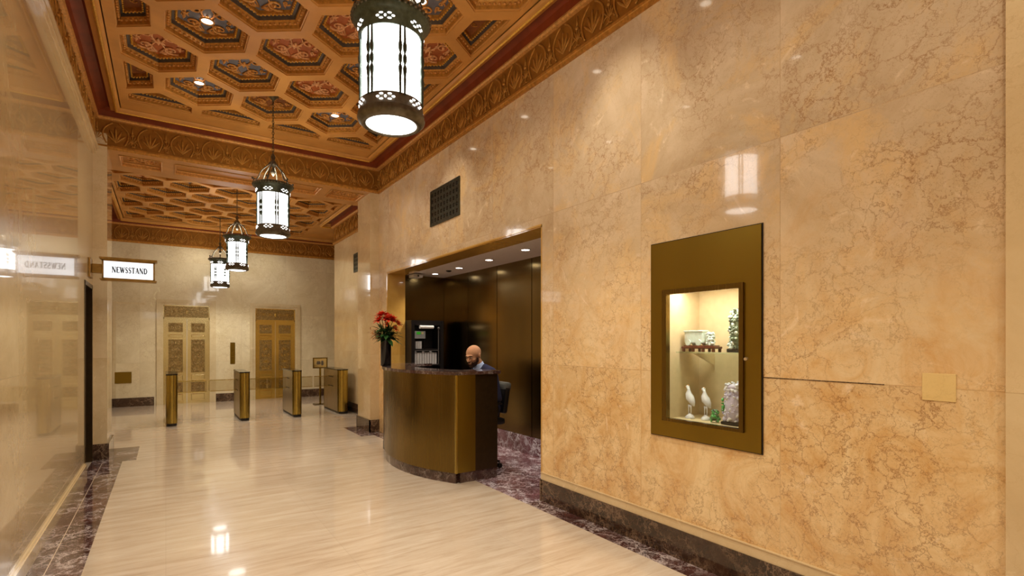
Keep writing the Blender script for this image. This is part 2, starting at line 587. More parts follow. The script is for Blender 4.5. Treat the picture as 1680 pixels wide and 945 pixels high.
# lighter pilaster strip nearest the camera
struct(MB().mat(M['rail_cream']).box((XR - .03, -1.2, 0), (XR, .63, 3.97)).build('trim_1'))
DY0, DY1, DZ = 7.54, 8.27, 2.2
wl = holed_wall('wall_left', M['left'], 'x', XL, -WT, YN, YB, 0, TOP, [(DY0, DY1, 0, DZ)])
struct(MB().mat(M['back']).box((XL, YN - .2, 0), (XR, YN, TOP)).build('wall_near'))
# elevator lobby
E1 = (-.05, .90, 2.365)
E2 = (1.918, 2.878, 2.35)
holed_wall('wall_back', M['back'], 'y', YE, .3, X2L - .3, XP, 0, TOP, [(E1[0], E1[1], 0, E1[2]), (E2[0], E2[1], 0, E2[2])])
struct(MB().mat(M['left']).box((X2L - .3, 9.0, 0), (X2L, YE, TOP)).build('wall_lobby_left'))
struct(MB().mat(M['pier']).box((X2R, 9.0, 0), (X2R + .3, Y2, TOP)).build('wall_lobby_right'))
struct(MB().mat(M['back']).box((XP, Y2, 0), (XP + .2, YE + .3, TOP)).box((X2R + .3, Y2 - .2, 0), (XP + .2, Y2, TOP)).build('wall_passage'))
# piers that carry the beam
struct(MB().mat(M['pier']).box((2.80, YB, 0), (X2R + .3, 9.0, TOP - .6)).build('wall_pier_right'))
struct(MB().mat(M['pier']).box((X2L - .3, YB - .03, 0), (-.62, 9.0, TOP - .6)).build('wall_pier_left'))

# floor
fl = MB().mat(M['floor']).box((XL - .35, YN - .2, -.1), (XP + .2, YE + .3, 0)).build('floor')
struct(fl)
b = MB().mat(M['border'])
b.box((XL, YN, 0), (-.652, 8.05, .0012)).box((-.646, YN, 0), (-.45, 8.05, .0012))
b.box((XL, 8.05, 0), (-.31, 9.07, .0012))
b.build('border', parent=fl)['label'] = 'dark oxblood marble border of the floor along the left wall'
MB().mat(M['floor']).box((-.652, YN, 0), (-.646, 8.05, .0013)).build('inlay_line', parent=fl)
b = MB().mat(M['border'])
b.box((2.765, YN, 0), (XR, NY0, .0012)).box((2.56, 8.05, 0), (3.3, 9.05, .0012)).box((2.765, 7.2, 0), (XR, 8.05, .0012))
b.build('border', parent=fl)
MB().mat(M['niche_floor']).box((2.765, NY0, 0), (XR, 7.2, .0012)).box((XR, NY0, 0), (4.15, 8.05, .0012)).build('niche_paving', parent=fl)['label'] = 'plum marble paving with white veins behind the desk'

# baseboards
def board(name, boxes, m='base'):
    b = MB().mat(M[m])
    for a, c in boxes:
        b.box(a, c)
    return struct(b.build(name))


board('baseboard_right', [((XR - .022, .63, 0), (XR, NY0 - .001, .2)), ((XR - .05, -1.2, 0), (XR - .03, .63, .2)), ((XR - .03, NY0 - .02, 0), (XR + .001, NY0 - .001, .2))])
b = MB().mat(M['rail_cream'])
b.box((XR - .014, .63, .2), (XR, NY0, .262)).box((XR - .019, .63, .262), (XR, NY0, .268))
struct(b.build('trim_2'))
b = MB().mat(M['rail_cream'])
b.box((XL, YN, 0), (XL + .022, DY0, .10)).box((XL, YN, .10), (XL + .014, DY0, .115))
struct(b.build('baseboard_left'))
board('baseboard_piers', [((2.78, YB - .02, 0), (XR, YB, .2)), ((2.78, YB - .02, 0), (2.80, 9.02, .2)), ((2.78, 9.0, 0), (3.28, 9.02, .2)),
                          ((XL, YB - .05, 0), (-.60, YB - .03, .2)), ((-.62, YB - .03, 0), (-.60, 9.02, .2)), ((X2L, 9.0, 0), (-.60, 9.02, .2))])
board('baseboard_lobby', [((X2R - .02, 9.02, 0), (X2R, Y2, .2)), ((X2L, YE - .02, 0), (-.226, YE, .2)), ((1.004, YE - .02, 0), (1.819, YE, .2)),
                          ((2.94, YE - .02, 0), (XP, YE, .2)), ((X2L, 9.02, 0), (X2L + .02, YE, .2))])

# left doorway: dark frame and leaf in a shallow recess
b = MB().mat(M['dark_door'])
b.box((XL - .26, DY0 + .001, 0), (XL + .006, DY0 + .03, DZ)).box((XL - .26, DY1 - .05, 0), (XL + .006, DY1 - .001, DZ)).box((XL - .26, DY0, DZ - .05), (XL + .006, DY1, DZ - .001))
d1 = struct(b.build('door_1'))
MB().mat(M['dark_door']).box((XL - .25, DY0 + .03, 0), (XL - .2, DY1 - .05, DZ - .05)).build('door_leaf', parent=d1)
MB().mat(M['brass']).cbox((XL - .2, DY0 + .08, .9), (XL - .15, DY0 + .11, 1.2), .006).build('pull_handle', parent=d1)

# ------------------------------------------------------------------ ceilings
def offset_poly(poly, d):
    """inward offset of a CCW polygon (mitred)"""
    n = len(poly)
    out = []
    for i in range(n):
        p0, p1, p2 = [Vector(poly[(i + k) % n]) for k in (-1, 0, 1)]
        e1 = (p1 - p0).normalized()
        e2 = (p2 - p1).normalized()
        n1 = Vector((-e1.y, e1.x))
        n2 = Vector((-e2.y, e2.x))
        k = 1 + n1.dot(n2)
        out.append(tuple(p1 + (n1 + n2) * (d / k)))
    return out


def ccw(poly):
    a = sum(poly[i][0] * poly[(i + 1) % len(poly)][1] - poly[(i + 1) % len(poly)][0] * poly[i][1] for i in range(len(poly)))
    return poly if a > 0 else poly[::-1]


def sweep(b, poly, prof, skip=None):
    """prof: list of (inset, z)"""
    n = len(poly)
    rings = [[(x, y, z) for x, y in offset_poly(poly, e)] for e, z in prof]
    vs = [p for r in rings for p in r]
    fs = []
    for k in range(len(prof) - 1):
        for i in range(n):
            if i == skip:
                continue
            j = (i + 1) % n
            fs.append((k * n + i, k * n + j, (k + 1) * n + j, (k + 1) * n + i))
    b.add(vs, fs)


def clip(poly, x0, x1, y0, y1):
    for ax, val, sg in ((0, x0, 1), (0, x1, -1), (1, y0, 1), (1, y1, -1)):
        out = []
        n = len(poly)
        for i in range(n):
            p, q = poly[i], poly[(i + 1) % n]
            a, c = (p[ax] - val) * sg, (q[ax] - val) * sg
            if a >= -1e-9:
                out.append(p)
            if (a > 1e-9 and c < -1e-9) or (a < -1e-9 and c > 1e-9):
                t = a / (a - c)
                out.append((p[0] + (q[0] - p[0]) * t, p[1] + (q[1] - p[1]) * t))
        poly = out
        if len(poly) < 3:
            return []
    # drop near-duplicate points
    res = []
    for p in poly:
        if not res or math.dist(p, res[-1]) > 1e-4:
            res.append(p)
    if len(res) > 2 and math.dist(res[0], res[-1]) < 1e-4:
        res.pop()
    return res if len(res) > 2 else []


def spiral(b, c, r0, turns, dirn, a0, rad, z, n=16, squash=1.0, taper=.5):
    pts, rr = [], []
    for i in range(n):
        t = i / (n - 1)
        a = a0 + dirn * turns * 2 * PI * t
        r = r0 * (1 - .85 * t)
        pts.append((c[0] + r * math.cos(a), c[1] + r * math.sin(a) * squash, z))
        rr.append(rad * (1 - taper * t))
    b.tube(pts, rr, 5)
    b.ball(pts[-1], rad * 1.5, 6, 4)


def leafy(b, p, ang, L, W, z, th=.008):
    """a raised pointed leaf lying in the panel plane"""
    d = Vector((math.cos(ang), math.sin(ang)))
    s_ = Vector((-d.y, d.x))
    P = Vector(p)
    pr = [(0, .25), (.25, .9), (.5, 1), (.75, .7), (1, .05)]
    vs, fs = [], []
    for t, wd in pr:
        q = P + d * L * t
        vs += [(*(q - s_ * W * wd / 2), z), (*q, z - th), (*(q + s_ * W * wd / 2), z)]
    for i in range(4):
        a = i * 3
        fs += [(a, a + 1, a + 4, a + 3), (a + 1, a + 2, a + 5, a + 4)]
    b.add(vs, fs, True)


def scrollwork(z, w=.2, h=.24, seed=0):
    """carved acanthus scrolls hanging just below level z (seen from below)"""
    b = MB()
    for sx in (-1, 1):
        for sy in (-1, 1):
            spiral(b, (sx * w * .52, sy * h * .42), w * .36, 1.3, sx * sy, PI / 2 * (1 - sx * .6), .014, z - .008, 18)
            spiral(b, (sx * w * .30, sy * h * .72), w * .2, 1.1, -sx * sy, PI / 2 * (1 + sx * .6), .009, z - .006, 12)
            spiral(b, (sx * w * .84, sy * h * .12), w * .16, 1.1, sx * sy, 0, .008, z - .006, 10)
            leafy(b, (sx * w * .2, sy * h * .28), math.atan2(sy * .9, sx * .55), w * .62, .035, z, .012)
            leafy(b, (sx * w * .45, sy * h * .7), math.atan2(sy * .5, -sx), w * .45, .03, z, .012)
            leafy(b, (sx * w * .8, sy * h * .15), math.atan2(sy, sx * .2), w * .35, .028, z, .01)
        b.tube([(sx * w * .05, -h * .8, z - .005), (sx * w * .28, -h * .4, z - .008), (sx * w * .1, 0, z - .008), (sx * w * .28, h * .4, z - .008), (sx * w * .05, h * .8, z - .005)], .009, 5)
    b.ball((0, 0, z - .004), .034, 10, 6, sc=(1, 1, .5))
    for k in range(6):
        leafy(b, (0, 0), k * PI / 3 + .5, .07, .03, z - .004, .012)
    return b


LX, LY = .39, .70
CELL = [(0, -.49), (.39, -.21), (.39, .21), (0, .49), (-.39, .21), (-.39, -.21)]
HEX = [(0, -.42), (.34, -.175), (.34, .175), (0, .42), (-.34, .175), (-.34, -.175)]
DEPTH = .135
COFF = {}


def coffer_mesh(poly, panel):
    """a recessed coffer: stepped frame, carved leaf band, slate channel, bead row, panel (local z=0 is the ceiling face)"""
    b = MB()
    f = MB
    inr = .30
    n = len(poly)
    small = len(poly) != 6 or max(abs(p[0]) for p in poly) < .33
    k = .62 if small else 1.0
    b.mat(M['ceil_paint'])
    sweep(b, poly, [(0, 0), (0, .012), (.012 * k, .014), (.012 * k, .022)])
    b.mat(M['gold_dim'])
    sweep(b, poly, [(.012 * k, .022), (.018 * k, .050), (.050 * k, .064), (.058 * k, .074)])
    b.mat(M['channel'])
    sweep(b, poly, [(.058 * k, .074), (.062 * k, .104), (.082 * k, .106)])
    b.mat(M['gold_dim'])
    sweep(b, poly, [(.082 * k, .106), (.086 * k, .100), (.104 * k, .104), (.108 * k, DEPTH)])
    inner = offset_poly(poly, .107 * k)
    b.mat(M[panel])
    b.add([(x, y, DEPTH) for x, y in inner], [tuple(range(n))])

    def along(d, z, step, rad, sc, mat):
        b.mat(mat)
        q = offset_poly(poly, d)
        for i in range(n):
            a, c = Vector(q[i]), Vector(q[(i + 1) % n])
            L = (c - a).length
            m = max(1, int(L / step))
            for j in range(m):
                p = a.lerp(c, (j + .5) / m)
                dr = (c - a).normalized()
                T = Matrix.Translation((p.x, p.y, z)) @ Matrix.Rotation(math.atan2(dr.y, dr.x), 4, 'Z')
                b.ball((0, 0, 0), rad, 6, 4, T, sc)
    along(.034 * k, .052, .042, .015, (1.0, .85, .8), M['gold_soft'])
    along(.095 * k, .098, .034, .0095, (1.15, 1.0, 1), M['gold'])
    return b


def make_coffer(parent, poly_local, loc, panel, key, relief):
    """first of a kind builds the meshes, later ones are copies"""
    if key not in COFF:
        o = coffer_mesh(poly_local, panel).build('coffer')
        r = None
        if relief:
            if relief == 'full':
                s = scrollwork(DEPTH, .22, .27)
                m = M['gold_pink'] if panel == 'p_red' else M['gold_soft']
            else:
                s = MB()
                cx = sum(p[0] for p in poly_local) / len(poly_local)
                cy = sum(p[1] for p in poly_local) / len(poly_local)
                dx, dy = (0, 1) if relief == 'v' else (1, 0)
                for sg in (-1, 1):
                    spiral(s, (cx + sg * dx * .06, cy + sg * dy * .06), .035, 1.2, sg, 0, .006, DEPTH - .004, 12)
                m = M['gold_dim']
            s.mat(m)
            s.mi = [0] * len(s.f)
            s.mats = [m]
            r = s.build('panel_relief')
            r.parent = o
        COFF[key] = (o, r)
        first = True
    o, r = COFF[key]
    if 'used' in o.keys():
        o2 = o.copy()
        C.objects.link(o2)
        if r:
            r2 = r.copy()
            C.objects.link(r2)
            r2.parent = o2
        o = o2
        del o['used']
        tagd = None
    else:
        o['used'] = 1
    o.location = loc
    o.parent = parent
    return o


def ceiling(name, X0, X1, Y0, Y1, z, rows, cxs, pan, sc, extra_slab):
    CELL_ = [(a * sc[0], c * sc[1]) for a, c in CELL]
    HEX_ = [(a * sc[0], c * sc[1]) for a, c in HEX]
    """honeycomb field; rows: list of y of row centres with parity"""
    b = MB().mat(M['ceil_paint'])
    todo = []
    for y, par in rows:
        for x in cxs[par]:
            cell = clip([(x + a, y + c) for a, c in CELL_], X0, X1, Y0, Y1)
            if not cell:
                continue
            m = .03
            cof = clip([(x + a, y + c) for a, c in HEX_], X0 + m, X1 - m, Y0 + m, Y1 - m)
            area = abs(sum(cof[i][0] * cof[(i + 1) % len(cof)][1] - cof[(i + 1) % len(cof)][0] * cof[i][1] for i in range(len(cof)))) / 2 if cof else 0
            if area < .03:
                cof = None
            vs = [Vector((*p, 0)) for p in cell]
            if cof:
                hs = [Vector((*p, 0)) for p in cof]
                tri = tessellate_polygon([vs, hs])
                b.add([(p.x, p.y, z) for p in vs + hs], [tuple(t) for t in tri])
                todo.append((x, y, ccw(cof)))
            else:
                b.add([(p.x, p.y, z) for p in vs], [tuple(range(len(vs)))])
    extra_slab(b, z)
    c = struct(b.build(name))
    for x, y, cof in todo:
        loc = (x, y, z)
        loc_poly = [(round(p[0] - x, 4), round(p[1] - y, 4)) for p in cof]
        full = len(loc_poly) == 6 and max(p[1] for p in loc_poly) - min(p[1] for p in loc_poly) > .83 * sc[1] and max(p[0] for p in loc_poly) - min(p[0] for p in loc_poly) > .67 * sc[0]
        if not full and len(loc_poly) >= 6 and max(p[0] for p in loc_poly) - min(p[0] for p in loc_poly) > .6 * sc[0] and max(p[1] for p in loc_poly) - min(p[1] for p in loc_poly) > .8 * sc[1]:
            pn = pan(x, y)
            make_coffer(c, loc_poly, loc, pn, ('cut', pn) + tuple(sorted(loc_poly)), 'full')
        elif full:
            pn = pan(x, y)
            make_coffer(c, loc_poly, loc, pn, ('hex', pn, sc), 'full')
        else:
            key = tuple(sorted(loc_poly))
            w_ = max(p[0] for p in loc_poly) - min(p[0] for p in loc_poly)
            h_ = max(p[1] for p in loc_poly) - min(p[1] for p in loc_poly)
            make_coffer(c, loc_poly, loc, 'p_brown', key, 'v' if h_ > w_ else 'h')
    return c


def panel_kind(x, y):
    if abs(x - 1.105) < .1 and any(abs(y - q) < .1 for q in (7.05, 2.85)):
        return 'p_brown'
    i = round((x + .065) / .39)
    return {-1: 'p_blue', 0: 'p_red', 1: 'p_blue', 2: 'p_blue', 3: 'p_red', 4: 'p_red', 5: 'p_blue', 6: 'p_red', 7: 'p_blue'}.get(i, 'p_blue')


odd = [.325 + .78 * k for k in range(-2, 5)]
even = [-.065 + .78 * k for k in range(-2, 5)]


def frame_slab(x0, x1, y0, y1, X0, X1, Y0, Y1):
    def f(b, z):
        b.box((x0, y0, z), (x1, Y0, z + .02)).box((x0, Y1, z), (x1, y1, z + .02)).box((x0, Y0, z), (X0, Y1, z + .02)).box((X1, Y0, z), (x1, Y1, z + .02))
        b.box((x0 - .1, y0 - .1, z + .2), (x1 + .1, y1 + .1, z + .24))
    return f


rows1 = [(7.75 - .7 * k, k % 2) for k in range(0, 15)]
c1 = ceiling('ceiling', -.41, 2.63, -2.05, 7.79, Z1, rows1, {0: even, 1: odd}, panel_kind, (1, 1), frame_slab(XL + .29, XR - .29, YN + .29, YB - .29, -.41, 2.63, -2.05, 7.79))
CX2, PX2, PY2 = 1.06, .35, .613
rows2 = [(9.66 + PY2 * k, k % 2) for k in range(0, 8)]
colB = [CX2 + 2 * PX2 * k for k in range(-4, 5)]
colA = [CX2 + PX2 + 2 * PX2 * k for k in range(-5, 5)]


def panel_kind2(x, y):
    return ('p_brown', 'p_blue', 'p_red')[int(round((x - CX2) / PX2)) % 3]




def slab2(b, z):
    frame_slab(X2L + .25, X2R - .25, 9.3, YE - .25, -.78, 2.98, 9.63, 14.3)(b, z)
    b.box((X2R - .25, Y2, z), (XP, YE - .25, z + .02))


c2 = ceiling('ceiling_lobby', -.78, 2.98, 9.63, 14.3, Z2, rows2, {0: colB, 1: colA}, panel_kind2, (PX2 / LX, PY2 / LY), slab2)
for o, r in COFF.values():
    if 'used' in o.keys():
        del o['used']


def cornice(name, poly, zb, zc, skip=None):
    """zb: bottom of the frieze, zc: ceiling level"""
    poly = ccw(poly)
    b = MB()
    h = zc - zb
    b.mat(M['gold_dim'])
    sweep(b, poly, [(0, zb - .03), (.02, zb - .03), (.026, zb - .005), (.034, zb), (.034, zb + .02), (.02, zb + .024)], skip)
    b.mat(M['ceil_orange'])
    sweep(b, poly, [(.02, zb + .024), (.022, zc - .10)], skip)
    b.mat(M['gold_soft'])
    sweep(b, poly, [(.022, zc - .10), (.05, zc - .092), (.062, zc - .075), (.062, zc - .06)], skip)
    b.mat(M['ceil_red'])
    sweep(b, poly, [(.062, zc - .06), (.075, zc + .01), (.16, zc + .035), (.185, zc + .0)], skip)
    b.mat(M['ceil_paint'])
    sweep(b, poly, [(.185, zc + .0), (.19, zc - .02), (.232, zc - .028)], skip)
    b.mat(M['gold'])
    sweep(b, poly, [(.232, zc - .028), (.236, zc - .05), (.250, zc - .056), (.262, zc - .046)], skip)
    b.mat(M['ceil_paint'])
    sweep(b, poly, [(.262, zc - .046), (.268, zc - .02), (.285, zc + .0), (.30, zc)], skip)
    return struct(b.build(name))


def frieze_unit(b, T, H):
    """carved frieze repeat: u across, v up (0..H), w out of wall"""
    def tb(pts, r):
        b.tube([T @ Vector((u, v, .006)) for u, v in pts], r, 5)
    # lyre-shaped arch
    for s_ in (-1, 1):
        pts = []
        for i in range(15):
            t = i / 14
            u = s_ * (.03 + .10 * math.sin(t * PI * .95) ** .8 * (1 - .45 * t) + .05 * t)
            pts.append((u, H * (.94 - .88 * t)))
        tb([(u, v) for u, v in pts], .010)
        pts = [(s_ * (.165 - .035 * math.cos(a)) , H * .16 + H * .10 * math.sin(a)) for a in [k * .55 for k in range(10)]]
        tb(pts, .005)
    # palmette
    for k in range(-2, 3):
        a = PI / 2 + k * .42
        q = [(0, H * .12)]
        for j in range(1, 6):
            t = j / 5
            q.append((math.cos(a) * H * .55 * t * (1 - .1 * abs(k)), H * .14 + math.sin(a) * H * .62 * t * (1 - .12 * abs(k))))
        b.tube([T @ Vector((u, v, .004)) for u, v in q], [.004, .010, .013, .013, .011, .006], 5)
    # rosette finial between arches
    c = T @ Vector((.19, H * .55, .008))
    b.ball(c, .018, 8, 5)
    for k in range(5):
        a = PI / 2 + (k - 2) * .6
        b.tube([T @ Vector((.19, H * .2, .004)), T @ Vector((.19 + .05 * math.cos(a), H * (.3 + .22 * math.sin(a)), .008))], [.004, .009], 5)
    b.tube([T @ Vector((.19, H * .6, .004)), T @ Vector((.19, H * .9, .006))], [.012, .004], 5)


def frieze(name, runs, zb, zc, parent):
    """runs: (x0,y0,x1,y1,nx,ny): along the wall with inward normal"""
    for i, (x0, y0, x1, y1) in enumerate(runs):
        b = MB().mat(M['frieze_gilt'])
        d = Vector((x1 - x0, y1 - y0, 0))
        L = d.length
        d.normalize()
        up = Vector((0, 0, 1))
        nrm = up.cross(d) * 1.0
        H = zc - .10 - zb - .03
        m = max(1, round((L - .1) / .38))
        for k in range(m):
            c = Vector((x0, y0, zb + .026)) + d * (.05 + (L - .1) * (k + .5) / m) + nrm * .021
            T = Matrix(((d.x, up.x, nrm.x, c.x), (d.y, up.y, nrm.y, c.y), (d.z, up.z, nrm.z, c.z), (0, 0, 0, 1)))
            frieze_unit(b, T, H)
        b.build(name, parent=parent)


ZB1, ZB2 = 3.985, 3.80
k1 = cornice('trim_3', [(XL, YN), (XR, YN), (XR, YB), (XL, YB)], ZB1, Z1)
frieze('carved_frieze', [(XR, 1.0, XR, YB), (XR, YB, XL, YB), (XL, YB, XL, 2.0)], ZB1, Z1, k1)
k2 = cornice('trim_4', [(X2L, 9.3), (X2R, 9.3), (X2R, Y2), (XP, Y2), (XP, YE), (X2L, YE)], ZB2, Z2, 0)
frieze('carved_frieze', [(X2R, 9.35, X2R, Y2 - .05), (XP, YE, X2L, YE)], ZB2, Z2, k2)
# stone moulding under the cornice of the left wall
b = MB().mat(M['rail_cream'])
for e, z0, z1 in ((.028, 3.87, 3.90), (.044, 3.90, 3.925), (.034, 3.925, 3.935), (.066, 3.935, 3.955)):
    b.box((XL, YN, z0), (XL + e, YB, z1))
struct(b.build('trim_5'))

# beam between the two ceilings
b = MB().mat(M['ceil_paint'])
BZ = 3.955
b.box((X2L, YB, BZ + .05), (X2R + .1, 9.3, TOP))
pan = [(-.52, -.04, 8.50, 9.0), (.10, 2.08, 8.50, 9.0), (2.22, 2.76, 8.50, 9.0)]
xs = [-.62] + [v for p in pan for v in p[:2]] + [2.80]
b.box((X2L, YB, BZ), (X2R, 8.50, BZ + .05)).box((X2L, 9.0, BZ), (X2R, 9.3, BZ + .05))
for i in range(0, len(xs), 2):
    b.box((xs[i], 8.5, BZ), (xs[i + 1], 9.0, BZ + .05))
bm_ = struct(b.build('trim_6'))
for p in pan:
    b = MB().mat(M['gold_soft'])
    poly = [(p[0], p[2]), (p[1], p[2]), (p[1], p[3]), (p[0], p[3])]
    sweep(b, poly, [(0, BZ - .006), (.012, BZ - .010), (.02, BZ), (.022, BZ + .03), (.034, BZ + .045)])
    b.build('panel_moulding', parent=bm_)
for cx, w_ in ((-.28, .17), (2.49, .2)):
    s = scrollwork(0, w_, .14)
    s.mats = [M['gold_soft']]
    s.mi = [0] * len(s.f)
    o = s.build('panel_relief', parent=bm_)
    o.location = (cx, 8.75, BZ + .05)

# outer roof so no sky gets in
struct(MB().mat(M['white_ceil']).box((XL - .5, YN - .3, TOP), (XP + .5, YE + .5, TOP + .1)).build('roof_slab'))

# ------------------------------------------------------------------ reception niche
NX, NYE = 4.0, 8.05
struct(MB().mat(M['bronze_wall']).box((NX + .02, NY0 - .2, 0), (NX + .2, NYE + .2, NZ + .2)).build('wall_niche_back'))
for i in range(5):
    y1 = 8.05 - .86 * i
    y0 = max(NY0 - .19, y1 - .86)
    b = MB().mat(M['bronze_wall']).box((NX, y0 + .006, .24), (NX + .02, y1 - .006, NZ))
    struct(b.build('trim_%d' % (10 + i)))
struct(MB().mat(M['bronze_wall']).box((XR + WT, NYE, .24), (NX, NYE + .2, NZ + .2)).build('wall_niche_far'))
struct(MB().mat(M['bronze_wall']).box((XR + WT, NY0 - .19, 0), (NX, NY0 - .03, NZ + .2)).build('wall_niche_near'))
struct(MB().mat(M['niche_floor']).box((NX - .02, NY0 - .03, 0), (NX + .02, NYE, .235)).box((XR + WT, NYE - .02, 0), (NX, NYE + .05, .235)).build('baseboard_niche'))
struct(MB().mat(M['white_ceil']).box((XR + WT, NY0 - .19, NZ), (NX + .02, NYE + .02, NZ + .05)).build('ceiling_niche'))
# honey-coloured stone lining of the opening
b = MB().mat(M['reveal'])
b.box((XR - .004, NY1 - .02, 0), (XR + WT + .001, NY1, NZ)).box((XR - .004, NY0, NZ - .02), (XR + WT + .001, NY1, NZ)).box((XR - .004, NY0, 0), (XR + WT + .001, NY0 + .012, NZ))
b.box((XR - .012, NY0, NZ - .008), (XR - .003, NY1 + .01, NZ + .008)).box((XR - .012, NY1 - .008, .2), (XR - .003, NY1 + .01, NZ))
struct(b.build('trim_7'))


def downlight(loc, r, lens, col, power, label, group, ang=95, to=None):
    t = thing('recessed_downlight', loc, label, 'ceiling light', group)
    x, y, z = loc
    MB().mat(M['white_ceil'] if lens == 'lamp_cool' else M['gold_soft']).lathe((x, y, z), [(r, .0), (r * 1.3, -.002), (r * 1.3, -.008), (r, -.01), (r, 0)], 20, cap=False).build('trim_ring', parent=t)
    MB().mat(M[lens]).lathe((x, y, z), [(r, -.003), (r * .3, -.004)], 20).build('lens', parent=t)
    spot('downlight_beam', (x, y, z - .02), to or (x, y, 0), power, col, ang, .7, r)
    return t


nd = ['beside the security camera', 'second nearest the security camera', 'third from the security camera', 'farthest from the security camera']
for (x, y), n in zip(((3.63, 7.62), (3.63, 6.80), (3.61, 5.91), (3.57, 5.01)), nd):
    downlight((x, y, NZ), .05, 'lamp_cool', (1, .9, .78), NICHE_W, 'round recessed downlight in the white alcove ceiling, %s' % n, 'downlights in the alcove ceiling', 120)
t = MB().mat(M['black']).lathe((3.65, 7.18, NZ), [(.045, 0), (.045, -.006), (.025, -.02), (.0, -.022)], 16).build('ceiling_sensor')
tag(t, 'small dark round sensor in the alcove ceiling between two downlights', 'sensor')
t = thing('security_camera', (3.33, 7.85, NZ), 'white box-shaped security camera at the far corner of the alcove ceiling', 'camera')
MB().mat(M['paper']).cbox((3.29, 7.70, NZ - .07), (3.45, 7.9, NZ - .02), .01).build('housing', parent=t)
MB().mat(M['paper']).lathe((3.37, 7.84, NZ - .02), [(.03, 0), (.03, .02)], 12).build('mount', parent=t)
MB().mat(M['black_gloss']).ball((3.37, 7.70, NZ - .045), .016, 10, 6).build('lens', parent=t)

# ------------------------------------------------------------------ coffer downlights
for j, (y, nm) in enumerate(((7.05, 'farthest coffer row before the beam'), (5.65, 'third coffer row before the beam'), (4.25, 'coffer row close to the big lantern'), (2.85, 'coffer row level with the big lantern'), (1.45, 'coffer row near the display case'), (.05, 'coffer row above the camera'), (-1.35, 'coffer row behind the camera'))):
    for x, sd in ((.325, 'newsstand'), (1.885, 'reception')):
        downlight((x, y, Z1 + DEPTH - .02), .05, 'lamp', DOWN_COL, DOWN_W, 'round downlight on the %s side, in the %s' % (sd, nm), 'downlights in the near coffered ceiling', 110,
                  to=(x, y, 0))
    if y in (2.85, 5.65):
        # extra spot with no fixture, added to brighten the stone wall
        spot('downlight_beam', (1.885, y, Z1 + .06), (XR, y - .05, 3.0), 34 if y < 3 else 22, (1, .95, .84), 46, .8, .04)
for j, (y, nm) in enumerate(((10.273, 'first'), (11.499, 'second'), (12.725, 'last'))):
    for x, sd in ((.01, 'newsstand'), (2.11, 'reception')):
        downlight((x, y, Z2 + DEPTH - .02), .05, 'lamp', DOWN_COL, DOWN_W * .8, 'round downlight in the lobby ceiling past the beam, %s side, %s row' % (sd, nm), 'downlights in the lobby coffered ceiling', 110, to=(x, y + .3, 0))
for x in (.71, 2.11):
    downlight((x, 13.95, Z2 + DEPTH - .02), .045, 'lamp', (1, .9, .74), 14, 'small round downlight shining on the %s elevator door' % ('pale' if x < 1 else 'golden'), None, 90, to=(x - .25 if x < 1 else x + .28, 14.68, 1.2))

